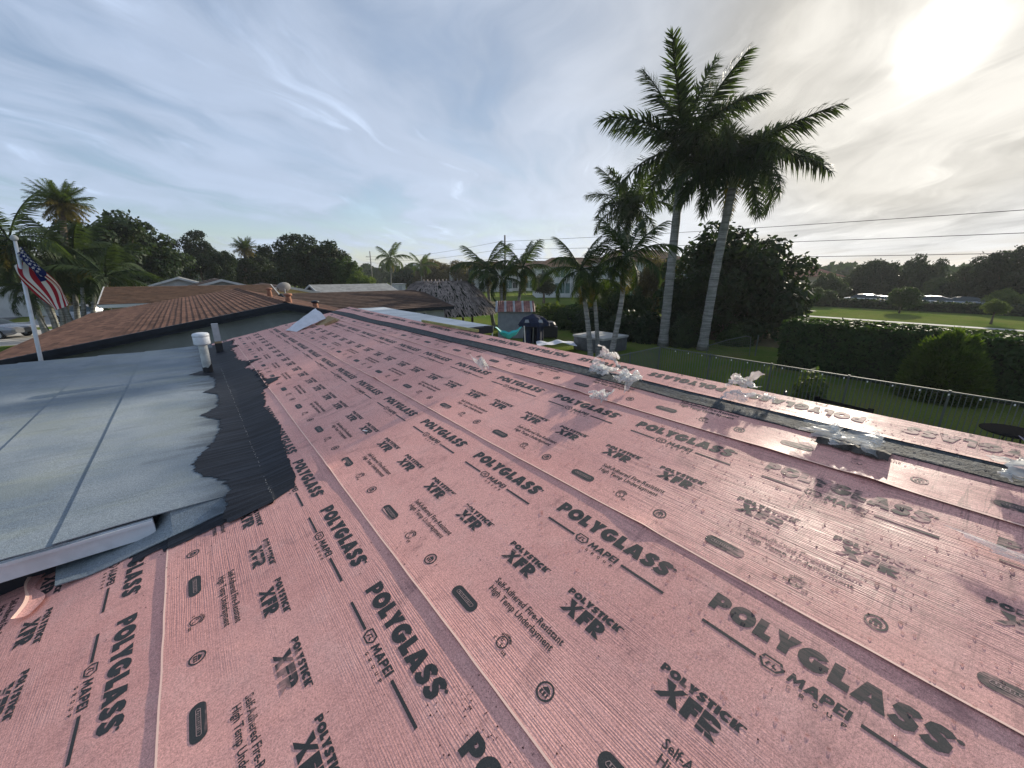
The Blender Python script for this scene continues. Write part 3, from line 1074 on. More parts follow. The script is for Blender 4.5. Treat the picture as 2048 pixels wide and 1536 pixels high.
PH0 = -1.237     # the course whose print was measured first
phase = {-4: .21, -3: -.35, -2: -.40, -1: -.253 + PH0, 0: PH0, 1: PH0 - .157 - .0, 2: PH0 - .185}
phase[-1] = PH0 - .293
phase[-2] = PH0 - .253
for k in range(-4, 3):
    lap = U_A + EXPO * k
    if k == 2:
        # top course: two lengths with an end lap
        top = RIDGE_U
        o = course(lap, 2.78, Y1, .68, top)
        print_sheet(o, lap, phase[k] + .31, 2.88, Y1, umax=lap + .60)
        o2 = course(lap, Y0, 2.86, .68, top, extra=.004)
        # print sits on the raised length
        sv = sheet_h
        def sheet_h(v, u, y, _f=sv): return _f(v, u, y) + .004
        print_sheet(o2, lap, phase[k], Y0, 2.86, umax=lap + .60)
        sheet_h = sv
    else:
        o = course(lap, Y0, Y1)
        print_sheet(o, lap, phase[k], Y0, Y1)

# the sheet folded over from the other slope, its print upside down; black selvage along its edge
S0, S1 = 2.675 * CC, 2.835 * CC
mb = MB()
mb2 = MB()
ny = 220
rows, rows2 = [], []
for j in range(ny + 1):
    y = Y0 + (Y1 - Y0) * j / ny
    wv = 0.022 * noise.noise((y * .45, 4, 2)) + .006 * noise.noise((y * 2.5, 1, 2))
    wv -= 0.10 * max(0, (y - 4.0) / 6.0)
    wid = (S1 - S0) * (1 + .25 * noise.noise((y * .6, 8, 1)))
    if y > 4.5:
        wid *= 1.0 + .1 * math.sin(y)
    e = [PP(S0 + wv + wid * t_ + (.004 * noise.noise((y * 9, t_ * 3, 5)) if t_ < .1 else 0), y, .0135 + .0035 * abs(noise.noise((y * 3, t_ * 4, 6)))) for t_ in (0, .06, .25, .5, .75, 1.0)]
    rows.append(e)
    f = []
    u0 = S0 + wv + wid
    n_ = 9
    for i in range(n_ + 1):
        u = u0 - .02 + (RIDGE_U - u0 + .02) * i / n_
        f.append(PP(u, y, flip_h(u, y) + (.006 if i == 0 else .0045)))
    # over the ridge and down the other side
    xr = RIDGE_U / CC
    zr = Z0 + T * xr
    yb_ = buck(RIDGE_U, y)
    for dx in (.05, .2, .5, 1.2, 2.45):
        f.append(Vector((xr + dx, y, zr + .012 - (.33 * dx if dx > .06 else .006 + .1 * dx) + yb_)))
    rows2.append(f)
for rr, mm in ((rows, mb), (rows2, mb2)):
    nv = len(rr[0])
    for row in rr:
        mm.v += [tuple(p) for p in row]
    for j in range(len(rr) - 1):
        for i in range(nv - 1):
            a = j * nv + i
            mm.f.append((a, a + 1, a + nv + 1, a + nv))
            mm.mi.append(0)
for j in range(ny):
    p, q = rows[j][0], rows[j + 1][0]
    mb.quad(q, p, p - NRM * .011, q - NRM * .011)
flap_sheet = mb2.build('underlayment_sheet', M['pink'], house)
tag(flap_sheet, 'pink sheet folded over the ridge with its print upside down')
sel = mb.build('black_selvage_strip', M['rubtar'], house)
tag(sel, 'black bitumen strip running along the ridge sheet')


def flip_h(u, y):
    return 0.0175 + 0.003 * noise.noise((y * 1.2, 7, u))


print_sheet(flap_sheet, 0, PH0 + .879 , Y0, Y1, flip=True, umax=RIDGE_U - .004, umin=S1 + .01, u_edge=2.945 * CC + .69 + .108)

# ---- flat roof (left), cap sheets lapped lengthways
NEAR, FAR = 2.95, 9.9
edges = [CREASE, -.74, -1.36, -2.28, -3.2, -4.1]
for k in range(len(edges) - 1):
    mb = MB()
    xa, xb = edges[k], edges[k + 1]
    ny = 70
    rows = []
    for j in range(ny + 1):
        y = NEAR + (FAR - NEAR) * j / ny
        row = []
        for i in range(9):
            s = i / 8
            x = xa + (xb - .06 - xa) * s
            wob = .006 * noise.noise((y * .7, k * 3, 5)) if i == 0 and k else 0
            z = FLATZ + .004 * noise.noise((x * 2, y * 1.1, 2)) + 0.009 * s * (k < len(edges) - 2) - .003 * (1 - s) * (k > 0) + .003
            if y > FAR - .5:
                z += .05 * ((y - FAR + .5) / .5) ** 2 * max(0, min(1, (x + .6)))
            lift = max(0, 1 - (y - NEAR) / .35)
            z += .022 * lift * lift * max(0, noise.noise((x * 1.5 + 1.3, 3, 1)) + .25)
            row.append((x + wob, y + (.012 * noise.noise((x * 3, 1, 7)) if j == 0 else 0), z))
        rows.append(row)
    for row in rows:
        mb.v += row
    for j in range(ny):
        for i in range(8):
            a = j * 9 + i
            mb.f.append((a, a + 9, a + 10, a + 1))
            mb.mi.append(0)
    for j in range(ny):
        p, q = Vector(rows[j][8]), Vector(rows[j + 1][8])
        mb.quad(q, p, p - Vector((0, 0, .008)), q - Vector((0, 0, .008)))
    for i in range(8):
        p, q = Vector(rows[0][i]), Vector(rows[0][i + 1])
        mb.quad(p, q, q - Vector((0, 0, .006)), p - Vector((0, 0, .006)))
    mb.build('cap_sheet', M['cap'], house)
mb = MB()
mb.box(-4.1, -.40, NEAR + .010, NEAR + .03, FLATZ - .125, FLATZ - .008)
mb.box(-4.1, -.40, NEAR - .012, NEAR + .012, FLATZ - .030, FLATZ - .012)
mb.build('drip_edge', M['white_metal'], house)
mb = MB()
mb.box(-4.1, -.30, NEAR + .12, NEAR + .16, Z0 - 4.1 * T, FLATZ - .012)  # recessed board, coloured dark for the shade in the void under the edge
mb.box(-4.1, CREASE - .02, NEAR + .16, FAR - .02, FLATZ - .14, FLATZ - .012)
mb.box(-4.0, CREASE - .02, FAR - .12, FAR - .03, 0, FLATZ - .15)
mb.build('flat_roof_base', M['black_fascia'], house)


# the strip of cap sheet that drops from the flat roof onto the pink slope
def pinkz(x):
    return Z0 + T * x


mb = MB()
nx = 40
rows = []
for i in range(nx + 1):
    x = -.81 + (.13 + .81) * i / nx
    yn = 2.825 + .012 * noise.noise((x * 6, 1, 2)) - (.03 * max(0, (x + .1) / .2))
    yf = 3.17 if x < -.42 else 3.17 - .2 * min(1, (x + .42) / .10)
    zf = pinkz(x) + .02 if x < -.42 else pinkz(x) + .02 + (FLATZ + .010 - pinkz(x) - .02) * min(1, (x + .42) / .10)
    row = []
    for j in range(7):
        t_ = j / 6
        y = yn + (yf - yn) * t_
        z = pinkz(x) + .016 + (zf - pinkz(x) - .016) * (t_ ** 1.3) + .006 * noise.noise((x * 5, y * 5, 2)) * (t_ * (1 - t_)) * 4
        if x < -.7:
            z += (-.7 - x) * .25 * (1 - t_ * .4)
        row.append((x - .05 * t_ * (x < -.6), y, z))
    rows.append(row)
for r_ in rows:
    mb.v += r_
for i in range(nx):
    for j in range(6):
        a = i * 7 + j
        mb.f.append((a, a + 7, a + 8, a + 1))
        mb.mi.append(0)
for i in range(nx):
    p, q = Vector(rows[i][0]), Vector(rows[i + 1][0])
    mb.quad(p, q, q - Vector((0, 0, .006)), p - Vector((0, 0, .006)))
fl = mb.build('cap_sheet_flap', M['cap'], house)
tag(fl, 'loose strip of grey cap sheet hanging over the pink slope')


# brushed tar over the joint of the two roofs
def interp(tab, y):
    for (a, va), (c, vc) in zip(tab, tab[1:]):
        if a <= y <= c:
            return va + (vc - va) * (y - a) / (c - a)
    return tab[0][1] if y < tab[0][0] else tab[-1][1]


XR = [(2.66, .12), (2.70, .25), (2.74, .335), (2.85, .37), (3.21, .385), (3.64, .41), (3.98, .46), (4.3, .45), (4.66, .43), (5.0, .47), (5.36, .51), (5.55, .66), (5.70, .745), (5.85, .60), (6.44, .59), (6.7, .53), (6.91, .48), (7.1, .60), (7.23, .76), (7.32, .55), (7.7, .45), (8.3, .47), (8.91, .46), (8.97, .60), (9.3, .50), (9.6, .56), (9.98, .58)]
XLT = [(2.66, -.05), (2.76, -.06), (3.0, -.01), (3.18, -.02), (3.26, -.06), (3.36, -.14), (3.55, -.19), (3.75, -.17), (3.95, -.09), (4.15, -.02), (4.5, .03), (4.72, .02), (4.88, -.08), (4.96, -.12), (5.06, -.02), (5.3, .06), (5.7, .08), (5.86, .0), (5.95, -.06), (6.10, .06), (6.6, .10), (6.95, .03), (7.15, -.20), (7.35, -.02), (7.7, .09), (8.6, .12), (9.9, .12)]
mb = MB()
rows = []
y = 2.66
dy = .012
while y < 9.9:
    far = min(1, max(0, (y - 3.3) / 2.5))
    jr = noise.noise((y * 28, 3, 1)) * (.012 + .055 * far) + noise.noise((y * 9, 3, 4)) * (.006 + .035 * far)
    jl = noise.noise((y * 24, 8, 1)) * .035 + noise.noise((y * 60, 8, 2)) * .02 + noise.noise((y * 7, 8, 4)) * .03
    xr = max(CREASE - .03, interp(XR, y) + jr)
    xl = min(CREASE - .06, interp(XLT, y) + jl)
    row = []
    for k in range(5):
        x = xl + (CREASE - xl) * k / 4
        z = FLATZ + .0115 + .004 * noise.noise((x * 2, y * 1.1, 2)) + .0015 * noise.noise((y * 30, x * 3, 1))
        if y < NEAR:
            f = (NEAR - y) / .29
            z = z * (1 - f) + (pinkz(x) + .018) * f
        row.append((x, y, z))
    for k in range(1, 9):
        x = CREASE + (xr - CREASE) * k / 8
        u = x * CC
        p = PP(u, y, max(top_h(u, y), top_h(u - .01, y), top_h(u + .01, y)) + .0035 + .001 * noise.noise((y * 30, x * 3, 1)))
        if k == 1:
            p.z = max(p.z, FLATZ + .012)
        row.append(tuple(p))
    rows.append(row)
    y += dy
for r_ in rows:
    mb.v += r_
nv = 13
for j in range(len(rows) - 1):
    for i in range(nv - 1):
        a = j * nv + i
        mb.f.append((a, a + 1, a + nv + 1, a + nv))
        mb.mi.append(0)
tar = mb.build('tar_coating', M['tar'], house)
tag(tar, 'black brushed tar over the joint between flat roof and pink slope')
# narrow smear of tar along the near end of the strip, on the pink sheet
mb = MB()
rows = []
for i in range(70):
    x = -.50 + .66 * i / 69
    yn = 2.70 + .03 * noise.noise((x * 14, 2, 2)) + .015 * noise.noise((x * 40, 2, 6)) + (.05 if x < -.36 else 0)
    rows.append([tuple(PP(x * CC, yy, top_h(x * CC, yy) + .006)) for yy in (yn, yn + .06, 2.86)])
for r_ in rows:
    mb.v += r_
for i in range(69):
    for j in range(2):
        a = i * 3 + j
        mb.f.append((a, a + 3, a + 4, a + 1))
        mb.mi.append(0)
mb.build('tar_smear', M['tar'], house)
# chalky dotted line of adhesive along the crease
mb = MB()
for k in range(260):
    y = 2.75 + 4.6 * k / 260 + random.uniform(-.01, .01)
    if random.random() < .6:
        continue
    s = random.uniform(.0015, .004)
    x = CREASE + random.uniform(-.005, .005)
    z = max(FLATZ, pinkz(x)) + .0185 + (0 if y > NEAR else -.004)
    mb.lathe([(s, 0), (s * .8, .002), (s * .2, .003)], 6, (x, y, z))
o = mb.build('adhesive_specks', M['tubcover'], house)
tag(o, kind='stuff')
# curled lower edge of the pink sheet near the bottom left
mb = MB()
rows = []
for i in range(24):
    y = 2.70 + .50 * i / 23
    w = .05 + .02 * math.sin(i * .4)
    row = []
    for j in range(6):
        t_ = j / 5
        u = (-.93 + .02 * math.sin(i * .3) + w * t_) * CC
        row.append(tuple(PP(u, y, .02 + .022 * (1 - t_) ** 2)))
    rows.append(row)
for r_ in rows:
    mb.v += r_
for i in range(23):
    for j in range(5):
        a = i * 6 + j
        mb.f.append((a, a + 6, a + 7, a + 1))
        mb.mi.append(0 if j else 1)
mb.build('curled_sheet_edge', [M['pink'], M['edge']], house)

# ---- vent pipe and square duct on the flat roof
vt = empty('vent_pipe', (.04, 7.2, FLATZ), 0, 'white capped plumbing vent pipe standing in tar on the flat roof', 'vent pipe')
mb = MB(); mb.lathe([(.058, 0.0), (.056, .10), (.055, .45), (.05, .46)], 20)
mb.build('pipe', M['pvc'], vt, True)
mb = MB()
n = 28
zs = []
for j in range(n):
    a = 2 * math.pi * j / n
    hgt = .09 + .075 * max(0, math.cos(a - .4)) + .03 * noise.noise((a * 2, 1, 1))
    zs.append(hgt)
for j in range(n):
    a0, a1 = 2 * math.pi * j / n, 2 * math.pi * (j + 1) / n
    r_ = .0605
    mb.quad((r_ * math.cos(a0), r_ * math.sin(a0), 0.01), (r_ * math.cos(a1), r_ * math.sin(a1), 0.01), (r_ * math.cos(a1), r_ * math.sin(a1), zs[(j + 1) % n]), (r_ * math.cos(a0), r_ * math.sin(a0), zs[j]))
mb.build('tar_collar', M['plastic_blk'], vt, True)
mb = MB(); mb.lathe([(.060, .41), (.098, .425), (.100, .44), (.100, .53), (.097, .535), (.103, .54), (.103, .565), (.09, .583), (.05, .592), (.01, .594)], 26)
mb.build('cap', M['white_metal'], vt, True)
du = empty('square_duct', (.28, 8.9, FLATZ + .02), 0, 'grey square metal duct with a blackened foot behind the vent pipe', 'duct')
mb = MB(); mb.box(-.05, .05, -.035, .035, .16, .52); mb.build('duct', M['alu'], du)
mb = MB(); mb.box(-.054, .054, -.039, .039, 0, .165); mb.build('foot', M['plastic_blk'], du)
mb = MB(); mb.box(-.053, .053, -.038, .038, .165, .20); mb.build('band', M['card'], du)

# ---- white rear roof with dark fascia
wr = empty('rear_flat_roof', (4.5, 10, 0), 0, 'white coated flat roof with dark fascia behind the pink ridge', 'roof')
mb = MB()
WZ = 4.6 - 1.13
nx, nyy = 14, 40
for i in range(nx + 1):
    for j in range(nyy + 1):
        x = -.7 + 1.35 * i / nx
        yy = -2.9 + 6.3 * j / nyy
        mb.v.append((x, yy, WZ + .012 * noise.noise((x * 1.3, yy * .8, 2))))
for i in range(nx):
    for j in range(nyy):
        a = i * (nyy + 1) + j
        mb.f.append((a, a + nyy + 1, a + nyy + 2, a + 1)); mb.mi.append(0)
mb.build('membrane', M['white_roof'], wr)
mb = MB(); mb.box(-.7, .66, -2.96, -2.9, WZ - .16, WZ - .012); mb.box(.65, .71, -2.90, 3.4, WZ - .16, WZ - .012); mb.build('fascia', M['black_fascia'], wr)
mb = MB(); mb.box(-.7, .60, -2.7, 3.3, WZ - .14, WZ - .025); mb.box(.45, .6, -2.6, 3.3, 0, WZ - .145); mb.build('base', M['stucco_grey'], wr)

# ------------------------------------------------------------------ vegetation makers
def leaf_quads(mb, c, nrm_, size, rnd, asp=1.9):
    """one leaf: a folded diamond-like quad"""
    t_ = Vector((rnd.gauss(0, 1), rnd.gauss(0, 1), rnd.gauss(0, 1)))
    t_ = (t_ - nrm_ * t_.dot(nrm_))
    if t_.length < 1e-4:
        t_ = Vector((1, 0, 0))
    t_.normalize()
    s_ = nrm_.cross(t_)
    l, w = size * asp * .5, size * .5
    mb.quad(c - t_ * l, c + s_ * w, c + t_ * l, c - s_ * w)


def crown_mesh(name, seed, m, nblob=46, nleaf=9500, leaf=.05, flat=.8, lo=-.55, spread=1.0, fill=0.12):
    rnd = random.Random(seed)
    mb = MB()
    blobs = []
    k = 0
    while len(blobs) < nblob and k < 9000:
        k += 1
        d = Vector((rnd.gauss(0, 1), rnd.gauss(0, 1), rnd.gauss(0, 1))).normalized()
        r = rnd.uniform(.30, .92)
        c = Vector((d.x * r, d.y * r, d.z * r * flat))
        if c.z < lo:
            continue
        c *= 1 + .16 * noise.noise(c * 1.7 + Vector((seed, 0, 0)))
        br = rnd.uniform(.15, .31)
        if any((c - q).length < .55 * (br + qr) * .8 for q, qr in blobs):
            continue
        blobs.append((c, br))
    tot = sum(r * r for _, r in blobs)
    for c, r in blobs:
        n_ = int(nleaf * r * r / tot)
        for i in range(n_):
            d = Vector((rnd.gauss(0, 1), rnd.gauss(0, 1), rnd.gauss(0, 1))).normalized()
            if d.z < -.3 and rnd.random() < .5:
                d.z = -d.z
            rr = r * (1.0 - .55 * rnd.random() ** 2) * (1 + .35 * noise.noise((c + d * r) * 5))
            if rnd.random() < fill:
                rr *= 1.25
            p = c + Vector((d.x * rr, d.y * rr, d.z * rr * .85))
            nn = (d + Vector((rnd.gauss(0, .7), rnd.gauss(0, .7), rnd.gauss(0, .7) + .5))).normalized()
            leaf_quads(mb, p, nn, leaf * rnd.uniform(.6, 1.3), rnd)
    return mb.mesh(name, m), blobs


CROWNS = {}


def get_crown(kind, v):
    if (kind, v) not in CROWNS:
        args = [dict(nblob=70, nleaf=17000, leaf=.050), dict(nblob=56, nleaf=14000, leaf=.052, flat=.95, lo=-.8), dict(nblob=70, nleaf=15000, leaf=.046, flat=.62, lo=-.4), dict(nblob=42, nleaf=12000, leaf=.052, flat=1.15, lo=-.95)][v]
        CROWNS[(kind, v)] = crown_mesh('foliage', 11 + v * 7 + len(kind), M[kind], **args)
    return CROWNS[(kind, v)]


def tree(name, label, cat, base, ctr, rx, rz, kind, v, rot=0.0, trunk_r=.16, group=None, bark='bark_brown', limbs=6, ry=None):
    root = empty(name, base, 0, label, cat, group)
    me, blobs = get_crown(kind, v)
    o = link('crown', me, root)
    rel = Vector(ctr) - Vector(base)
    o.location = rel
    o.scale = (rx, ry or rx, rz)
    o.rotation_euler = (0, 0, rot)
    mb = MB()
    rnd = random.Random(hash(label) % 1000 if False else len(label) * 7 + int(rx * 10))
    mid = Vector((rel.x * .5 + rnd.uniform(-.2, .2), rel.y * .5, max(.3, (rel.z - rz * .55) * .6)))
    fork = Vector((rel.x * .9, rel.y * .9, max(.5, rel.z - rz * .45)))
    mb.tube([(0, 0, -.1), (0.02, 0, .25), mid, fork], [trunk_r * 1.35, trunk_r * 1.05, trunk_r * .85, trunk_r * .65], 8)
    mt = Matrix.Rotation(rot, 3, 'Z')
    for c, r in sorted(blobs, key=lambda q: q[0].z)[::max(1, len(blobs) // limbs)][:limbs + 2]:
        p = rel + mt @ Vector((c.x * rx, c.y * (ry or rx), c.z * rz))
        q = fork.lerp(p, .5) + Vector((0, 0, rz * .08))
        mb.tube([fork - Vector((0, 0, trunk_r)), q, p], [trunk_r * .5, trunk_r * .3, trunk_r * .1], 6, False)
    mb.build('trunk', M[bark], root, True)
    return root


def px_tree(label, x, yt, yb, wpx, D, kind, v, rot=0.0, cat='tree', name='broadleaf_tree', group='trees beyond the houses', trunk_r=.2, bark='bark_brown'):
    c = atD(x, (yt + yb) / 2, D)
    k = (c - EYE).dot(vF) / 780
    off = abs(x - 1024) / 780
    rx = 1.08 * wpx / 2 * k / math.sqrt(1 + off * off * .55)
    rz = (yb - yt) / 2 * k / (.82, .95, .66, 1.1)[v] * 1.03
    return tree(name, label, cat, (c.x, c.y, 0), c, rx, rz, kind, v, rot, trunk_r, group, bark)


# ---- palms
def frond_mesh(name, seed, m, droop=1.0, n=44, leaflen=.20, width=.017, plum=0.0, hang=.35, petiole=.12, rise=0.0):
    """a frond of length 1 along +X, curving down; leaflets both sides"""
    rnd = random.Random(seed)
    mb = MB()
    pts = []
    p = Vector((0, 0, 0))
    segs = 26
    a = rise
    for i in range(segs + 1):
        pts.append(p.copy())
        t_ = i / segs
        ang = rise - droop * (t_ ** 1.5)
        p = p + Vector((math.cos(ang), 0, math.sin(ang))) / segs
    mb.tube(pts, [.014 * (1 - .85 * i / segs) + .002 for i in range(segs + 1)], 5, False)

    def at(t_):
        f = t_ * segs
        i = min(segs - 1, int(f))
        q = pts[i].lerp(pts[i + 1], f - i)
        tg = (pts[i + 1] - pts[i]).normalized()
        return q, tg
    for side in (-1, 1):
        for i in range(n):
            t_ = petiole + (1 - petiole) * (i + rnd.random() * .5) / n
            q, tg = at(min(.999, t_))
            up_ = Vector((0, side, 0)).cross(tg) * side
            prof = math.sin(math.pi * min(1, (.12 + .88 * (t_ - petiole) / (1 - petiole)) ** .8)) ** .6
            L = leaflen * (.35 + .75 * prof) * rnd.uniform(.85, 1.12)
            el = rnd.gauss(0, plum) + .10
            fw = .45 + .75 * (t_ ** 2) + rnd.gauss(0, .07)
            dr = (Vector((0, side, 0)) * math.cos(el) + up_ * math.sin(el) + tg * fw).normalized()
            w = width * (.75 + .4 * prof)
            perp = dr.cross(Vector((0, 0, 1)))
            perp = (perp + tg * .6).normalized() if perp.length > .05 else tg
            g_ = Vector((0, 0, -1))
            m1 = q + dr * L * .5 + g_ * L * hang * .22
            e = q + dr * L * .92 + g_ * L * hang * rnd.uniform(.75, 1.2)
            a_, b_ = q - perp * w * .4, q + perp * w * .4
            c_, d_ = m1 + perp * w * .5, m1 - perp * w * .5
            mb.quad(a_, b_, c_, d_)
            mb.poly([d_, c_, e])
    return mb.mesh(name, m)


FR = {}


def fronds(kind):
    if kind not in FR:
        if kind == 'royal':
            FR[kind] = [frond_mesh('frond', 31 + i, M['royal'], d, 105, .215, .017, 1.0, .34, .05, .0) for i, d in enumerate((.35, .75, 1.15, 1.6))]
        elif kind == 'coco':
            FR[kind] = [frond_mesh('frond', 51 + i, M['coco'], d, 46, .24, .018, .18, .75, .14, .0) for i, d in enumerate((.6, 1.2, 1.7, 2.2))]
        elif kind == 'cocodark':
            FR[kind] = [frond_mesh('frond', 61 + i, M['royal'], d, 46, .24, .018, .18, .75, .14, .0) for i, d in enumerate((.6, 1.2, 1.7, 2.2))]
        elif kind == 'date':
            a = [frond_mesh('frond', 71 + i, M['coco'], d, 60, .19, .016, .5, .2, .10, .0) for i, d in enumerate((.3, .55))]
            FR[kind] = a + [frond_mesh('frond', 77 + i, M['date'], d, 60, .19, .016, .5, .2, .10, .0) for i, d in enumerate((.7, .9))]
    return FR[kind]


def palm(name, label, base, top, r0, r1, nf, flen, kind, seed, shaft=0.0, group=None, bend=0.0, dead=0, tilt=None, bark='bark_grey', elmin=-.35, elmax=1.35):
    """base on the ground; top = where the leaves start"""
    rnd = random.Random(seed)
    base, top = Vector(base), Vector(top)
    root = empty(name, base, 0, label, 'palm tree', group)
    rel = top - base
    mb = MB()
    pts, rad = [], []
    n = 22
    side = Vector((rel.y, -rel.x, 0))
    side = side.normalized() if side.length > .2 else Vector((1, 0, 0))
    L = rel.length - shaft
    for i in range(n + 1):
        t_ = i / n
        p = rel * (t_ * L / rel.length)
        horiz = Vector((rel.x, rel.y, 0))
        p = Vector((p.x, p.y, p.z)) - horiz * (bend * math.sin(math.pi * t_))
        pts.append(p)
        bulge = 1 + .25 * max(0, 1 - t_ / .08) + .06 * math.sin(t_ * 60)
        rad.append((r0 + (r1 - r0) * t_) * bulge)
    mb.tube(pts, rad, 12)
    mb.build('trunk', M[bark], root, True)
    if bark == 'bark_grey' and r0 > .2:
        # leaf scars: shallow rings proud of the trunk
        mb = MB()
        nr = int(L / .17)
        for i in range(2, nr):
            t_ = i / nr + rnd.uniform(-.003, .003)
            f = t_ * n
            k = min(n - 1, int(f))
            p = pts[k].lerp(pts[k + 1], f - k)
            rr = (rad[k] + (rad[k + 1] - rad[k]) * (f - k)) + .006
            mb.tube([p - Vector((0, 0, .007)), p + Vector((0, 0, .007))], [rr - .003, rr - .004], 12, False)
        tag(mb.build('leaf_scar_rings', M['pole'], root, True), kind='stuff')
    end = pts[-1]
    if shaft > 0:
        mb = MB()
        d = rel.normalized()
        mb.tube([end - d * .05, end + d * shaft * .25, end + d * shaft * .7, end + d * shaft], [r1 * 1.02, r1 * 1.22, r1 * .95, r1 * .55], 12)
        mb.build('crownshaft', M['shaft'], root, True)
        end = end + d * shaft * .95
    V = fronds(kind)
    for i in range(nf):
        az = i * 2.39996 + rnd.uniform(-.25, .25)
        t_ = (i + .5) / nf
        el = elmax - (elmax - elmin) * (t_ ** .8) + rnd.uniform(-.12, .12)
        k = min(len(V) - 1, int(t_ * len(V) + rnd.uniform(-.3, .3)))
        k = max(0, k)
        o = link('frond', V[k], root)
        o.location = end + Vector((0, 0, .02 * (1 - t_)))
        o.rotation_euler = Euler((rnd.uniform(-.5, .5), -el, az), 'XYZ')
        s = flen * rnd.uniform(.9, 1.06) * (0.85 + .22 * math.sin(math.pi * min(1, t_ + .15)))
        o.scale = (s, s, s)
    for i in range(dead):
        az = rnd.uniform(0, 6.28)
        o = link('dry_frond', fronds('date')[3], root)
        o.location = end - Vector((0, 0, .1))
        o.rotation_euler = Euler((rnd.uniform(-.3, .3), 1.1, az), 'XYZ')
        s = flen * .7
        o.scale = (s, s, s)
    return root


def hedge(name, label, x0, x1, y0, y1, h, kind, leaf, dens, seed, wob=.2, cat='hedge'):
    rnd = random.Random(seed)
    root = empty(name, ((x0 + x1) / 2, (y0 + y1) / 2, 0), 0, label, cat)
    cx, cy = (x0 + x1) / 2, (y0 + y1) / 2
    hx, hy = (x1 - x0) / 2, (y1 - y0) / 2
    mb = MB()
    ins = .16
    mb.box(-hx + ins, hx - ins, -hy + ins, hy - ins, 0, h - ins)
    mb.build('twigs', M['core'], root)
    mb = MB()

    def add(p, n_, k):
        for _ in range(k):
            pass
    faces = [((-1, 0, 0), 2 * hy * h), ((1, 0, 0), 2 * hy * h), ((0, -1, 0), 2 * hx * h), ((0, 1, 0), 2 * hx * h), ((0, 0, 1), 4 * hx * hy)]
    for n_, area in faces:
        n_ = Vector(n_)
        for _ in range(int(area * dens)):
            a, b_ = rnd.uniform(-1, 1), rnd.uniform(-1, 1)
            if n_.z:
                p = Vector((a * hx, b_ * hy, h))
            elif n_.x:
                p = Vector((n_.x * hx, a * hy, (b_ + 1) / 2 * h))
            else:
                p = Vector((a * hx, n_.y * hy, (b_ + 1) / 2 * h))
            d = wob * noise.noise(p * .9) + wob * .6 * noise.noise(p * 3.1) - rnd.random() ** 2 * .16
            if rnd.random() < .04:
                d += .08
            # rounded shoulders
            ex = max(0, abs(p.x) / hx - .75) if hx > .3 else 0
            p = p + n_ * d
            nn = (n_ + Vector((rnd.gauss(0, .6), rnd.gauss(0, .6), rnd.gauss(0, .6) + .35))).normalized()
            leaf_quads(mb, p, nn, leaf * rnd.uniform(.6, 1.3), rnd)
    mb.build('foliage', M[kind], root)
    return root


def bush(name, label, base, rx, ry, h, kind, leaf, n_, seed, cat='bush', group=None, spiky=0.0, core=.82):
    rnd = random.Random(seed)
    root = empty(name, base, 0, label, cat, group)
    mb = MB()
    for i in range(n_):
        d = Vector((rnd.gauss(0, 1), rnd.gauss(0, 1), abs(rnd.gauss(0, 1)))).normalized()
        r = 1 - .45 * rnd.random() ** 2
        r *= 1 + .16 * noise.noise(d * 2.2 + Vector((seed, 0, 0))) + .10 * noise.noise(d * 6 + Vector((seed, 3, 0)))
        p = Vector((d.x * rx * r, d.y * ry * r, max(.02, d.z * h * r)))
        if spiky:
            nn = d.cross(Vector((rnd.gauss(0, 1), rnd.gauss(0, 1), rnd.gauss(0, 1)))).normalized()
            t_ = (d + Vector((rnd.gauss(0, .45), rnd.gauss(0, .45), rnd.gauss(0, .3) + .2))).normalized()
            s_ = nn
            l, w = leaf * spiky, leaf * .3
            mb.poly([p - t_ * l * .4 - s_ * w, p - t_ * l * .4 + s_ * w, p + t_ * l])
        else:
            nn = (d + Vector((rnd.gauss(0, .6), rnd.gauss(0, .6), rnd.gauss(0, .6) + .4))).normalized()
            leaf_quads(mb, p, nn, leaf * rnd.uniform(.6, 1.3), rnd)
    mb.build('foliage', M[kind], root)
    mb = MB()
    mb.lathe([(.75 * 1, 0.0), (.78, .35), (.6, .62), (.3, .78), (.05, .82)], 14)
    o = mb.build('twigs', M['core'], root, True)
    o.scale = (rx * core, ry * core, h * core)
    return root


# ------------------------------------------------------------------ planting
gz = lambda x, y: Vector((x, y, 0))
# royal palms behind the fence
palm('royal_palm', 'tallest royal palm with a grey trunk rising just left of its leaning twin', gz(23.6, 13.4), atD(1368, 290, 27.1), .29, .22, 21, 4.9, 'royal', 6, 1.9, 'royal palms behind the fence', elmin=-.6, elmax=1.45)
palm('royal_palm', 'royal palm leaning right beside the tallest one, its trunk in front of the round tree', gz(24.2, 11.1), atD(1478, 305, 26.6), .28, .21, 21, 4.6, 'royal', 14, 1.7, 'royal palms behind the fence', bend=.12, dead=1, elmin=-.6, elmax=.62)
palm('royal_palm', 'shorter royal palm standing behind and left of the two tall ones', gz(*atz(1238, 640, 0).xy), atD(1260, 408, atz(1238, 640, 0).xy.length), .30, .23, 21, 4.6, 'royal', 25, 1.6, 'royal palms behind the fence', elmin=-.8, elmax=1.3)
# slender garden palms
def gp(label, bx, by, tx, ty, fl, seed, kind='coco', D=None, nf=13, r=.12, bend=-.15, group='slender garden palms', dead=2, elmin=-.55):
    b_ = atz(bx, by, 0) if D is None else atD(bx, 600, D)
    DD = math.hypot(b_.x, b_.y)
    return palm('garden_palm', label, gz(b_.x, b_.y), atD(tx, ty, DD), r * 1.25, r * .8, nf, fl, kind, seed, .5, group, bend, dead, elmin=elmin)


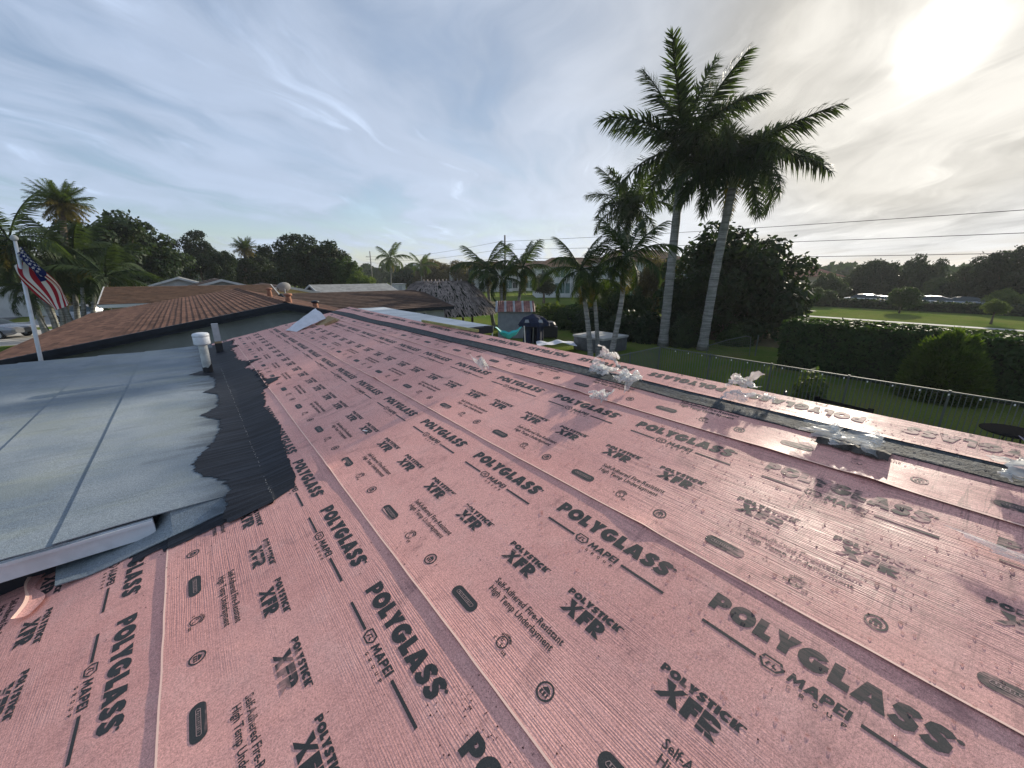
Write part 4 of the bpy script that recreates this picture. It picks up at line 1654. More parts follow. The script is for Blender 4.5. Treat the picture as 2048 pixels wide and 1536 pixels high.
gp('slender palm leaning right between the hot tub and the tall royal palms', 1216, 735, 1256, 512, 2.3, 41, 'cocodark', nf=15)
gp('slender palm with a curved trunk rising behind the hot tub, left of its pair', 1182, 730, 1160, 540, 2.2, 42, 'cocodark', bend=.1)
gp('thin palm close against the right of the curved palm behind the hot tub', 1196, 728, 1186, 560, 1.7, 43, 'coco', bend=.1, nf=10, r=.10)
gp('palm left of the red-roofed shed, nearest the thatched hut', 988, 655, 972, 536, 2.9, 44, 'cocodark', D=34, r=.13)
gp('palm with the lowest crown in the middle of the trio by the shed', 1003, 655, 1003, 556, 2.5, 45, 'cocodark', D=33, nf=10)
gp('palm leaning right over the red-roofed shed', 1025, 655, 1046, 534, 3.0, 46, 'cocodark', D=35, r=.13)
gp('lone slender palm on the far field beside the distant utility pole', 781, 590, 781, 516, 3.6, 47, 'coco', D=78, group='far palms', dead=1)
gp('small far palm showing behind the thatched hut', 842, 590, 843, 530, 3.4, 48, 'coco', D=95, group='far palms', dead=0)
# palms by the street on the left
for i, (lb, bx, tx, ty, fl, D, nf) in enumerate([
        ('street palm at the left picture edge behind the flag', 70, 18, 478, 4.2, 44, 12),
        ('street palm with its crown straight behind the flag', 96, 70, 520, 3.6, 45, 11),
        ('street palm with an upright trunk right of the flag', 140, 146, 508, 4.0, 46, 13),
        ('low street palm overhanging the end of the brown neighbouring roof', 196, 212, 552, 3.4, 43, 13),
        ('street palm leaning left in front of the silver car', 122, 112, 560, 3.2, 47, 9)]):
    gp(lb, bx, 600, tx, ty, fl, 60 + i, 'cocodark', D=D, nf=nf, r=.15, group='palms along the street', dead=2, bend=.1)
# fan of bare leaning stems below them
b_ = atD(120, 600, 42.5)
cl = empty('palm_clump', gz(b_.x, b_.y), 0, 'clump of leaning bare grey palm stems beside the street', 'palm tree')
for k, (bx, tx, ty) in enumerate([(104, 40, 585), (118, 82, 590), (128, 112, 588), (150, 120, 592), (163, 164, 575), (172, 190, 585)]):
    p0 = atD(bx, 680, 42.5); p0.z = 0
    p1 = atD(tx, ty, 42.5)
    mb = MB(); mb.tube([p0 - cl.location, (p0.lerp(p1, .5) - cl.location) + Vector((.1, 0, -.1)), p1 - cl.location], [.17, .14, .10], 8)
    mb.build('stem', M['bark_grey'], cl, True)
for k in range(16):
    o = link('frond', fronds('cocodark')[1 + k % 3], cl)
    o.location = atD(random.choice((60, 90, 120, 160, 190)), random.uniform(572, 592), 42.5) - cl.location
    o.rotation_euler = Euler((random.uniform(-.5, .5), random.uniform(-1.0, .3), random.uniform(0, 6.28)))
    s = random.uniform(1.8, 2.8); o.scale = (s, s, s)
palm('date_palm', 'tall palm with yellowing lower leaves standing above the trees on the left', gz(*atD(134, 600, 62).xy), atD(122, 408, 62), .30, .24, 70, 2.5, 'date', 81, 0, 'tall palms above the trees', elmin=-.75, elmax=1.4, bark='bark_brown')
palm('date_palm', 'smaller yellowing palm rising above the dark trees behind the brown roofs', gz(*atD(492, 600, 88).xy), atD(490, 497, 88), .30, .24, 60, 2.3, 'date', 82, 0, 'tall palms above the trees', elmin=-.75, elmax=1.4, bark='bark_brown')

# trees on the left and in the middle
px_tree('widest dark rounded tree left of centre, behind the brown roofs', 250, 438, 590, 225, 66, 'leaf_dark', 0, .3)
px_tree('dark windswept tree between the widest tree and the yellowing palm', 395, 466, 560, 85, 84, 'leaf_dark', 3, 1.0)
px_tree('small dark tree just right of the windswept one', 440, 497, 575, 62, 82, 'leaf_dark', 1, 2.0)
px_tree('dark tree directly under the yellowing palm', 512, 508, 580, 85, 90, 'leaf_dark', 1, .5)
px_tree('tall dark tree with a ragged top behind the satellite dish', 585, 474, 585, 105, 76, 'leaf_dark', 3, .9)
px_tree('dark bulky tree just right of the ragged-topped one', 645, 486, 592, 120, 74, 'leaf_dark', 0, 2.2)
px_tree('mid green tree tapering to the right end of the dark tree row', 695, 512, 590, 60, 70, 'leaf_mid', 1, .1)
px_tree('low light green shrub tree at the right end of the dark tree row', 722, 546, 596, 56, 62, 'leaf_light', 2, .6)
px_tree('dark tree filling the gap behind the street palms', 70, 505, 640, 150, 82, 'leaf_dark', 1, 1.4)
px_tree('dark tree at the far left edge behind the palms', -60, 480, 640, 190, 80, 'leaf_dark', 0, 2.9)
px_tree('low dark tree under the widest tree, beside the far brown roof', 180, 540, 610, 110, 60, 'leaf_mid', 2, .4)
px_tree('brown-leaved tree just left of the trio of palms', 925, 522, 590, 75, 105, 'leaf_dry', 1, .2)
px_tree('brown-leaved tree right behind the thatched hut', 870, 518, 580, 80, 115, 'leaf_dry', 0, 1.2)
px_tree('far dark tree between the lone palm and the thatched hut', 815, 535, 578, 70, 120, 'leaf_dark', 2, 2.2)
px_tree('dark round tree in front of the first apartment block', 1088, 552, 592, 46, 62, 'leaf_dark', 0, .7)
px_tree('tree behind the trio of palms, beside the small white house', 960, 520, 585, 70, 118, 'leaf_dark', 1, 3.0)
px_tree('dark tree closing the gap between the widest tree and the windswept one', 338, 500, 592, 80, 92, 'leaf_dark', 1, .8)
px_tree('mid green tree behind the small dark tree, left of the yellowing palm', 465, 508, 585, 70, 100, 'leaf_mid', 0, 1.8)
px_tree('dark tree between the yellowing palm and the ragged-topped tree', 545, 505, 585, 80, 96, 'leaf_dark', 0, 2.8)
# the big tree behind the royal palms and the thicket below it
big = px_tree('huge dark round tree behind the trunks of the royal palms', 1468, 474, 702, 262, 33, 'leaf_dark', 0, .8, group='trees behind the fence', trunk_r=.4)
px_tree('dark tree forming the left shoulder of the huge round tree', 1395, 520, 700, 120, 34, 'leaf_dark', 1, 2.1, group='trees behind the fence')
px_tree('yellowish loose tree just left of the tallest royal palm', 1312, 510, 640, 80, 40, 'leaf_dry', 1, .4, group='trees behind the fence')
px_tree('light green tree behind the slender palms', 1200, 560, 680, 110, 38, 'leaf_light', 1, 1.9, group='trees behind the fence')
px_tree('mid green tree right of the leaning slender palm', 1255, 575, 690, 90, 36, 'leaf_mid', 0, 2.6, group='trees behind the fence')
rb = random.Random(5)
for i, (lb, x, y, rx, h, kind) in enumerate([
        ('low yellow-green shrub behind the navy garden cover', 1100, 652, 2.2, 2.1, 'leaf_light'),
        ('dark shrub right of the yellow-green one, at the lawn edge', 1140, 656, 1.8, 2.0, 'leaf_mid'),
        ('dark shrub behind the two slender palm trunks', 1185, 664, 1.9, 2.0, 'leaf_dark'),
        ('dark shrub between the slender palms and the tallest royal palm', 1250, 676, 2.0, 1.9, 'leaf_dark'),
        ('dark shrub against the foot of the tallest royal palm', 1300, 682, 1.6, 2.0, 'leaf_dark'),
        ('dark shrub between the feet of the two tall royal palms', 1372, 690, 1.5, 2.2, 'leaf_dark'),
        ('mid green shrub beside the little wire gate', 1470, 688, 1.3, 1.4, 'leaf_mid'),
        ('shrub under the huge round tree near the hedge', 1530, 668, 2.0, 1.6, 'leaf_mid'),
        ('shrub beside the grey shed wall', 1040, 648, 1.6, 1.5, 'leaf_dark')]):
    p = atz(x, y, 0)
    bush('shrub', lb, gz(p.x, p.y), rx, rx * .8, h, kind, .16, 2600, 100 + i, group='shrubs at the end of the garden')
# hedge and lime bush on the right
hedge('clipped_hedge', 'tall clipped dark hedge across the right of the garden', 22.4, 24.6, -24, 6.5, 2.35, 'leaf_hedge', .10, 330, 5)
bush('round_bush', 'rounded lime-edged bush in front of the clipped hedge', gz(21.5, .80), 1.15, 1.18, 2.4, 'leaf_bush', .13, 11000, 9, spiky=1.5)
bush('potted_plant', 'small leafy plant inside the fence', gz(*atz(1615, 800, 0).xy), .55, .55, 1.25, 'leaf_light', .12, 420, 19, cat='plant', core=.3)
# far side of the park
hedge('clipped_hedge', 'long low dark hedge in front of the far parked cars', 70.5, 72.0, -70, 20, 1.15, 'leaf_dark', .22, 40, 6)
for i, (lb, x, yt, yb, w, D, kind, v) in enumerate([
        ('far grey-green tree beside the yellow building', 1655, 545, 612, 75, 84, 'leaf_mid', 0),
        ('tall far tree with a flat top, left of the pair', 1742, 522, 612, 105, 96, 'leaf_dark', 2),
        ('tall far tree with a rounded top, right of the pair', 1832, 520, 614, 95, 98, 'leaf_dark', 0),
        ('low far tree between the pair and the dense grove', 1890, 555, 612, 80, 92, 'leaf_mid', 2),
        ('dense far tree at the left end of the grove', 1945, 530, 618, 100, 88, 'leaf_dark', 0),
        ('tallest far tree of the grove at the right edge', 2010, 495, 622, 130, 86, 'leaf_dark', 1),
        ('light feathery far tree in front of the grove', 2010, 580, 622, 80, 74, 'leaf_light', 2),
        ('far tree just outside the right edge of the grove', 2110, 510, 630, 150, 84, 'leaf_dark', 0),
        ('low far tree behind the parked cars', 1700, 560, 612, 80, 100, 'leaf_mid', 1),
        ('low far tree behind the middle of the parked cars', 1790, 560, 612, 90, 104, 'leaf_mid', 2)]):
    px_tree(lb, x, yt, yb, w, D, kind, v, i * .9, group='trees across the park')
px_tree('young park tree with a thin trunk on the lawn near the cars', 1806, 575, 618, 62, 66, 'leaf_mid', 2, .3, name='young_tree', trunk_r=.09, group='young trees on the park lawn')
px_tree('young park tree near the right edge of the lawn', 1992, 600, 632, 50, 58, 'leaf_light', 2, 1.3, name='young_tree', trunk_r=.08, group='young trees on the park lawn')
px_tree('young park tree at the left end of the lawn', 1640, 575, 618, 56, 72, 'leaf_mid', 1, 1.3, name='young_tree', trunk_r=.09, group='young trees on the park lawn')

# far woods closing the horizon: one mass nobody could count
mb = MB()
rnd = random.Random(77)
for i in range(52000):
    a = rnd.uniform(-1.6, 2.6)          # bearing from +Y towards +X
    D = rnd.uniform(170, 240)
    hmax = 6.6 + 2.4 * noise.noise((a * 9, 1, 1)) + 2.0 * noise.noise((a * 40, 2, 1)) + 1.5 * abs(noise.noise((a * 160, 5, 1)))
    z = rnd.random() ** .7 * hmax
    p = Vector((math.sin(a) * D, math.cos(a) * D, z))
    nn = Vector((-math.sin(a) + rnd.gauss(0, .5), -math.cos(a) + rnd.gauss(0, .5), rnd.gauss(0, .5) + .3)).normalized()
    leaf_quads(mb, p, nn, rnd.uniform(.8, 1.7), rnd, 1.6)
tag(mb.build('far_woods', M['leaf_dark']), 'distant woods along the horizon', 'woods', kind='stuff')

# ------------------------------------------------------------------ neighbouring houses
def house_root(name, loc, label, cat='house', rz=0, group=None):
    return empty(name, loc, rz, label, cat, group)


# the house next door: gable end towards us, brown shingle courses
nh = house_root('neighbour_house', (2.14, 13, 0), 'neighbouring house with brown shingle roof, black rake boards and grey gable wall')
AP = (0, 3.76)
SL = .172
EV = -5.9
YL = 14.0
mb = MB()
mb.poly([(EV + .4, .45, 0), (5.2, .45, 0), (5.2, .45, AP[1] - .25 * 5.2 - .14), (0, .45, AP[1] - .16), (EV + .4, .45, AP[1] + SL * (EV + .4) - .16)])
mb.box(EV + .4, EV + .6, .46, YL - .3, 0, AP[1] + SL * (EV + .4) - .18)
mb.box(5.0, 5.19, .46, YL - .3, 0, AP[1] - .25 * 5.2 - .2)
mb.build('gable_wall', M['stucco_grey'], nh)
nco = 42
cs = math.hypot(1, SL)
ex = (-EV) * cs / nco
for k in range(nco):
    # courses from the eave up; lower edge stands proud
    d0 = EV + k * ex / cs
    d1 = d0 + (ex * 1.15) / cs
    mb = MB()
    ny = 30
    rows = []
    for j in range(ny + 1):
        y = -.02 + YL * j / ny
        w_ = .006 * noise.noise((y * 1.1, k * 3.3, 2)) + .004 * random.uniform(-1, 1)
        sag = .03 * noise.noise((d0 * .5, y * .3, 8))
        z0 = AP[1] + SL * d0 + .020 + sag
        z1 = AP[1] + SL * min(0, d1) + .004 + sag
        rows.append(((d0 + w_, y, z0 - .024), (d0 + w_, y, z0), (min(0, d1), y, z1)))
    for r_ in rows:
        mb.v += r_
    for j in range(ny):
        for i in range(2):
            a = j * 3 + i
            mb.f.append((a, a + 3, a + 4, a + 1)); mb.mi.append(0)
    mb.poly([rows[0][0], rows[0][1], rows[0][2]])
    mb.build('shingle_course', M['tile_brown'], nh)
for k in range(26):
    d0 = 5.5 - k * 5.5 / 26
    mb = MB()
    d1 = max(0, d0 - 5.5 / 26 * 1.15)
    mb.poly([(d0, 0, AP[1] - .25 * d0 + .026), (d0, YL, AP[1] - .25 * d0 + .026), (d1, YL, AP[1] - .25 * d1 + .004), (d1, 0, AP[1] - .25 * d1 + .004)])
    mb.poly([(d0, 0, AP[1] - .25 * d0), (d0, YL, AP[1] - .25 * d0), (d0, YL, AP[1] - .25 * d0 + .026), (d0, 0, AP[1] - .25 * d0 + .026)])
    mb.build('shingle_course', M['tile_brown'], nh)
for k in range(28):
    mb = MB()
    y0 = YL * k / 28
    mb.poly([(-.16, y0, AP[1] - .02), (0, y0, AP[1] + .055), (0, y0 + .56, AP[1] + .042), (-.16, y0 + .56, AP[1] - .03)])
    mb.poly([(0, y0, AP[1] + .055), (.16, y0, AP[1] - .03), (.16, y0 + .56, AP[1] - .04), (0, y0 + .56, AP[1] + .042)])
    mb.build('ridge_cap', M['tile_brown'], nh)
mb = MB()
h1, h2 = .02, .19
for (x0, z0, x1, z1) in ((EV, AP[1] + SL * EV, 0, AP[1]), (0, AP[1], 5.5, AP[1] - .25 * 5.5)):
    for (ya, yb, ha, hb) in ((-.05, -.012, h1, -h2), (-.09, -.05, h1, -.10)):
        v = [(x0, ya, z0 + hb), (x1, ya, z1 + hb), (x1, ya, z1 + ha), (x0, ya, z0 + ha), (x0, yb, z0 + hb), (x1, yb, z1 + hb), (x1, yb, z1 + ha), (x0, yb, z0 + ha)]
        mb.quad(v[0], v[1], v[2], v[3]); mb.quad(v[4], v[7], v[6], v[5]); mb.quad(v[3], v[2], v[6], v[7]); mb.quad(v[0], v[4], v[5], v[1])
mb.build('rake_board', M['black_fascia'], nh)
mb = MB()
mb.poly([(EV, -.01, AP[1] + SL * EV - .03), (0, -.01, AP[1] - .03), (0, YL, AP[1] - .03), (EV, YL, AP[1] + SL * EV - .03)])
mb.poly([(0, -.01, AP[1] - .03), (5.5, -.01, AP[1] - .03 - .25 * 5.5), (5.5, YL, AP[1] - .03 - .25 * 5.5), (0, YL, AP[1] - .03)])
mb.build('soffit', M['black_fascia'], nh)


# roof vents on the neighbour's far slope, near its ridge
def roof_vent(label, x, y, z, s, hood=False):
    r = empty('roof_vent', (x, y, z), 0, label, 'roof vent', 'terracotta roof vents next door')
    mb = MB(); mb.lathe([(.17 * s, -.3), (.155 * s, .20 * s), (.13 * s, .42 * s), (.12 * s, .43 * s)], 16); mb.build('pipe', M['terracotta'], r, True)
    mb = MB(); mb.lathe([(.10 * s, .43 * s), (.20 * s, .44 * s), (.21 * s, .50 * s), (.19 * s, .55 * s), (.05 * s, .58 * s)], 16); mb.build('cap', M['black_fascia'] if hood else M['terracotta'], r, True)


q = atY(570, 607, 15.0); roof_vent('largest terracotta roof vent, just behind the gable peak next door', q.x + .12, 15.0, 3.60, .62)
q = atY(526, 590, 20.0); roof_vent('small terracotta roof vent left of the satellite dish', q.x + .25, 20.0, q.z - .05, .6)
q = atY(632, 618, 14.6); roof_vent('dark-capped roof vent right of the gable peak next door', q.x, 14.6, q.z - .06, .6, True)
# satellite dish
q = atY(569, 578, 16.0)
dish = empty('satellite_dish', (q.x, q.y, q.z - .30), R(180) - R(10), 'grey rounded-square satellite dish behind the gable peak next door', 'satellite dish')
mb = MB()
mb.lathe([(.02, 0), (.16, .012), (.30, .045), (.31, .05), (.30, .055), (.16, .026), (.02, .012)], 22)
o = mb.build('reflector', M['tubcover'], dish, True); o.rotation_euler = (R(68), 0, R(25)); o.location = (0, 0, .34); o.scale = (.78, .60, 1)
mb = MB(); mb.tube([(0, 0, -.4), (0, 0, .3)], .02, 8); mb.build('mast', M['alu'], dish)
mb = MB(); mb.tube([(0, 0, .22), (.18, .30, .28), (.2, .34, .36)], .012, 6); mb.build('feed_arm', M['plastic_blk'], dish)


def gable_house(label, c, rz, L, Wd, eave, rise, roof, wall, trim, name='bungalow', over=.5, group='bungalows along the street', windows=True):
    """ridge along local X; c = centre on the ground"""
    r = house_root(name, (c[0], c[1], 0), label, 'house', rz, group)
    hw, hl = Wd / 2, L / 2
    mb = MB()
    pts = [(-hw, 0), (hw, 0), (hw, eave), (0, eave + rise), (-hw, eave)]
    a = [(-hl, y, z) for y, z in pts]
    b_ = [(hl, y, z) for y, z in pts]
    mb.poly(list(reversed(a))); mb.poly(b_)
    mb.quad(a[0], b_[0], b_[4], a[4]); mb.quad(a[1], a[2], b_[2], b_[1])
    mb.build('wall', wall, r)
    th = .14
    ho = hw + over
    zo = eave - rise * over / hw
    lo = hl + over
    n_ = 14
    for s in (-1, 1):
        for k in range(n_):
            t0, t1 = k / n_, (k + 1.12) / n_
            y0, y1 = ho * (1 - t0), max(0, ho * (1 - t1))
            z0 = zo + (eave + rise - zo) * t0
            z1 = zo + (eave + rise - zo) * min(1, t1)
            mb = MB()
            mb.quad((-lo, s * y0, z0 + th + .03), (lo, s * y0, z0 + th + .03), (lo, s * y1, z1 + th), (-lo, s * y1, z1 + th))
            mb.quad((-lo, s * y0, z0 + th), (lo, s * y0, z0 + th), (lo, s * y0, z0 + th + .03), (-lo, s * y0, z0 + th + .03))
            mb.build('roof_course', roof, r)
    mb = MB()
    for s in (-1, 1):
        mb.quad((-lo, s * ho, zo + th - .01), (lo, s * ho, zo + th - .01), (lo, 0, eave + rise + th - .01), (-lo, 0, eave + rise + th - .01))
        mb.box(-lo, lo, s * ho - .02, s * ho + .02, zo - .06, zo + th - .015)
    mb.cur = 0
    for e in (-lo, lo):
        for s in (-1, 1):
            y0, z0, y1, z1 = s * ho, zo, 0, eave + rise
            ea, eb = e - .03, e + .03
            mb.quad((ea, y0, z0 - .06), (ea, y1, z1 - .06), (ea, y1, z1 + th + .02), (ea, y0, z0 + th + .02))
            mb.quad((eb, y0, z0 - .06), (eb, y0, z0 + th + .02), (eb, y1, z1 + th + .02), (eb, y1, z1 - .06))
            mb.quad((ea, y0, z0 + th + .02), (ea, y1, z1 + th + .02), (eb, y1, z1 + th + .02), (eb, y0, z0 + th + .02))
    mb.build('trim', trim, r)
    if windows:
        for s in (-1, 1):
            for k in (-1, 1):
                mb = MB(); mb.box(k * hl * .5 - .75, k * hl * .5 + .75, s * hw - .03, s * hw + .03, 1.0, 2.1); w = mb.build('window', M['stucco_white'], r)
                mb = MB(); mb.box(k * hl * .5 - .68, k * hl * .5 + .68, s * hw - .045, s * hw + .045, 1.07, 2.03); mb.build('pane', M['glass'], w)
    return r


def mid(x0, x1, y, Y):
    a, b_ = atY(x0, y, Y), atY(x1, y, Y)
    return a, b_


a, b_ = mid(205, 560, 608, 33)
gable_house('far bungalow with a broad brown shingle roof behind the neighbouring house', ((a.x + b_.x) / 2, 37.0), 0, b_.x - a.x - .6, 7.2, a.z - .06, .78, M['shingle_brown'], M['stucco_cream'], M['stucco_white'])
a = atD(355, 553, 62)
gable_house('dark-roofed bungalow with a white gable edge under the widest tree', (a.x, a.y + 4), R(90), 12, 9, 2.5, max(.6, a.z - 2.7), M['shingle_grey'], M['stucco_white'], M['stucco_white'])
a = atD(440, 557, 52)
gable_house('brown bungalow with a low white gable right of the dark-roofed one', (a.x, a.y + 4), R(90), 11, 10, 2.4, max(.6, a.z - 2.6), M['shingle_dark'], M['stucco_grey'], M['stucco_white'])
a = atY(566, 571, 40)
gable_house('bungalow with a tan gable and grey edges behind the satellite dish', (a.x, 46), R(90), 12, 10, 2.3, a.z - 2.45, M['shingle_dark'], M['stucco_cream'], M['alu'])
a, b_ = mid(640, 905, 618, 24)
gable_house('long low dark brown roof just beyond the pink ridge end', ((a.x + b_.x) / 2 - .5, 29), 0, b_.x - a.x, 9.4, 2.35, .85, M['shingle_dark'], M['stucco_grey'], M['black_fascia'])
a, b_ = mid(655, 800, 590, 44)
gable_house('low bungalow with a pale flat eave beyond the long brown roof', ((a.x + b_.x) / 2, 49), 0, b_.x - a.x, 9, 2.2, 1.0, M['shingle_grey'], M['stucco_white'], M['stucco_white'])
a = atD(300, 560, 95)
gable_house('far brown bungalow mostly hidden behind the street palms', (atD(120, 600, 75).x, atD(120, 600, 75).y), R(90), 14, 9, 2.5, 1.3, M['shingle_brown'], M['stucco_white'], M['stucco_white'])


# apartment blocks beyond the canal
def apartment(label, c, rz, L, Wd, H, rise, nw, name='apartment_block'):
    r = house_root(name, (c[0], c[1], 0), label, 'building', rz, 'white apartment blocks beyond the canal')
    hl, hw = L / 2, Wd / 2
    mb = MB(); mb.box(-hl, hl, -hw, hw, 0, H); mb.build('wall', M['stucco_white'], r)
    o = .6
    mb = MB()
    e = [(-hl - o, -hw - o, H), (hl + o, -hw - o, H), (hl + o, hw + o, H), (-hl - o, hw + o, H)]
    rd = [(-hl + hw * .7, 0, H + rise), (hl - hw * .7, 0, H + rise)]
    mb.poly([e[0], e[1], rd[1], rd[0]]); mb.poly([e[2], e[3], rd[0], rd[1]]); mb.poly([e[1], e[2], rd[1]]); mb.poly([e[3], e[0], rd[0]]); mb.poly(list(reversed(e)))
    mb.build('roof', M['shingle_brown'], r)
    for f in range(2):
        z0 = .7 + f * 3.0
        for s in (-1, 1):
            for k in range(nw):
                x = -hl + L * (k + .5) / nw
                if k % 3 == 1:
                    mb = MB(); mb.box(x - 1.5, x + 1.5, s * hw - .05, s * hw + .05, z0 - .4, z0 + 2.0); w = mb.build('screened_balcony', M['screen'], r)
                    mb = MB()
                    for q in (-1.5, -.5, .5, 1.5):
                        mb.box(x + q - .05, x + q + .05, s * hw - .08, s * hw + .08, z0 - .4, z0 + 2.0)
                    mb.box(x - 1.55, x + 1.55, s * hw - .09, s * hw + .09, z0 - .5, z0 + .1)
                    mb.build('railing', M['stucco_white'], w)
                else:
                    mb = MB(); mb.box(x - .7, x + .7, s * hw - .04, s * hw + .04, z0, z0 + 1.5); w = mb.build('window', M['alu'], r)
                    mb = MB(); mb.box(x - .62, x - .04, s * hw - .06, s * hw + .06, z0 + .08, z0 + 1.42); mb.box(x + .04, x + .62, s * hw - .06, s * hw + .06, z0 + .08, z0 + 1.42); mb.build('pane', M['glass'], w)
        for s in (-1, 1):
            for k in (-1, 1):
                mb = MB(); mb.box(s * hl - .04, s * hl + .04, k * hw * .5 - .7, k * hw * .5 + .7, z0, z0 + 1.5); w = mb.build('window', M['alu'], r)
                mb = MB(); mb.box(s * hl - .06, s * hl + .06, k * hw * .5 - .62, k * hw * .5 + .62, z0 + .08, z0 + 1.42); mb.build('pane', M['glass'], w)
    return r


a = atD(1150, 590, 84)
apartment('white two-storey apartment block with brown hip roof left of the slender palms', (a.x, a.y), R(-38), 17, 10, 5.7, 1.9, 5)
a = atD(1270, 590, 78)
apartment('white two-storey apartment block hidden behind the shorter royal palm', (a.x, a.y), R(-38), 15, 10, 6.4, 2.2, 5)
a = atD(965, 580, 108)
apartment('far white apartment block glimpsed left of the trio of palms', (a.x, a.y), R(-38), 16, 10, 5.6, 1.9, 5)
a = atD(1075, 585, 112)
apartment('far apartment block with a brown roof right of the trio of palms', (a.x, a.y), R(-38), 16, 10, 5.6, 2.2, 5)
a = atD(1612, 600, 96)
yb_ = house_root('park_building', (a.x, a.y, 0), 'yellow building with a tan roof beside the huge round tree', 'building', R(20))
mb = MB(); mb.box(-4, 4, -4, 4, 0, 4.0); mb.build('wall', M['stucco_cream'], yb_)
mb = MB()
e = [(-4.6, -4.6, 4.0), (4.6, -4.6, 4.0), (4.6, 4.6, 4.0), (-4.6, 4.6, 4.0)]
for k in range(4):
    mb.poly([e[k], e[(k + 1) % 4], (0, 0, 5.8)])
mb.build('roof', M['terracotta'], yb_)
for k in (-1.8, 1.8):
    mb = MB(); mb.box(-4.05, -3.95, k - .6, k + .6, 1.0, 2.4); w = mb.build('window', M['stucco_white'], yb_)
    mb = MB(); mb.box(-4.08, -3.92, k - .52, k + .52, 1.08, 2.32); mb.build('pane', M['glass'], w)
# small white pump house on the far field
a = atD(797, 572, 100)
sh = house_root('pump_house', (a.x, a.y, 0), 'tiny white box-shaped hut on the far field left of the thatched hut', 'hut')
mb = MB(); mb.box(-1.3, 1.3, -1, 1, 0, 2.0); mb.build('wall', M['stucco_white'], sh)
mb = MB(); mb.box(-1.5, 1.5, -1.2, 1.2, 2.0, 2.15); mb.build('roof', M['alu'], sh)
mb = MB(); mb.box(-.4, .4, -1.05, -.98, 0.02, 1.7); mb.build('door', M['alu'], sh)

# ------------------------------------------------------------------ thatched hut
a = atD(888, 640, 33)
ht = empty('thatched_hut', (a.x, a.y, 0), R(-20), 'thatched palm-leaf garden hut with a rounded grey-brown roof', 'hut')
top = atD(880, 562, 33).z
rnd = random.Random(4)
hl, hwid, ev = 4.5, 3.8, 1.55
for sx in (-1, 1):
    for sy in (-1, 1):
        mb = MB(); mb.tube([(sx * 2.0, sy * 1.8, 0), (sx * 1.95, sy * 1.75, 2.3)], .09, 8); mb.build('post', M['bark_brown'], ht, True)


def hut_pt(t_, s):
    """t_ around the roof, s 0 = ridge .. 1 = eave"""
    ang = t_ * 2 * math.pi
    ex, ey = math.cos(ang), math.sin(ang)
    rx0, ry0 = 2.0, .12
    x = ex * (rx0 + (hl - rx0) * s)
    y = ey * (ry0 + (hwid - ry0) * s)
    z = top - (top - ev) * (s ** 1.25)
    return Vector((x, y, z))


mb = MB()
for k in range(32):
    for j in range(8):
        mb.quad(hut_pt(k / 32, j / 8) - Vector((0, 0, .10)), hut_pt((k + 1) / 32, j / 8) - Vector((0, 0, .10)), hut_pt((k + 1) / 32, (j + 1) / 8) - Vector((0, 0, .10)), hut_pt(k / 32, (j + 1) / 8) - Vector((0, 0, .10)))
mb.build('roof_frame', M['core'], ht)
for j in range(11):
    mb = MB()
    s0 = j / 11
    for k in range(330):
        t_ = rnd.random()
        p = hut_pt(t_, s0 + rnd.uniform(-.04, .04) if j else rnd.uniform(0, .05))
        q = hut_pt(t_ + rnd.uniform(-.012, .012), min(1.06, s0 + rnd.uniform(.12, .2))) + Vector((0, 0, rnd.uniform(-.05, .05)))
        s_ = (q - p).cross(Vector((0, 0, 1))).normalized() * rnd.uniform(.02, .05)
        up_ = Vector((0, 0, rnd.uniform(.02, .09)))
        mb.poly([p - s_ + up_ * .3, p + s_ + up_ * .3, q + s_ * .6 + up_, q - s_ * .6 + up_])
    o = mb.build('thatch_layer', M['thatch'], ht)
    tag(o, kind='stuff')
mb = MB()
for k in range(11):
    x = -1.5 + 3.0 * k / 10
    mb.tube([(x, -.45, top - .12), (x + .05, 0, top + .10), (x - .05, .45, top - .12)], .045, 6)
o = mb.build('ridge_bundles', M['thatch'], ht, True)
tag(o, kind='stuff')

# ------------------------------------------------------------------ garden things
a = atz(1034, 676, 0)
sd_ = empty('garden_shed', (a.x + .6, a.y + 1.0, 0), R(-38), 'grey garden shed with a weathered red ribbed metal roof', 'shed')
for k in range(16):
    mb = MB(); x = -1.25 + 2.5 * k / 16
    mb.box(x + .01, x + .145, -1.3, -1.27, .05, 2.0); mb.build('wall_panel', M['shed'], sd_)
mb = MB(); mb.box(-1.25, 1.25, -1.26, 1.26, 0, 2.02); mb.build('wall', M['shed'], sd_)
for k in range(18):
    x = -1.42 + 2.85 * k / 18
    mb = MB()
    for s in (-1, 1):
        mb.quad((x, s * 1.55, 1.92), (x + .125, s * 1.55, 1.95), (x + .125, 0, 2.62), (x, 0, 2.59))
        mb.quad((x + .125, s * 1.55, 1.95), (x + .158, s * 1.55, 1.92), (x + .158, 0, 2.59), (x + .125, 0, 2.62))
    mb.build('roof_panel', M['red_metal'] if k % 4 else M['shed'], sd_)

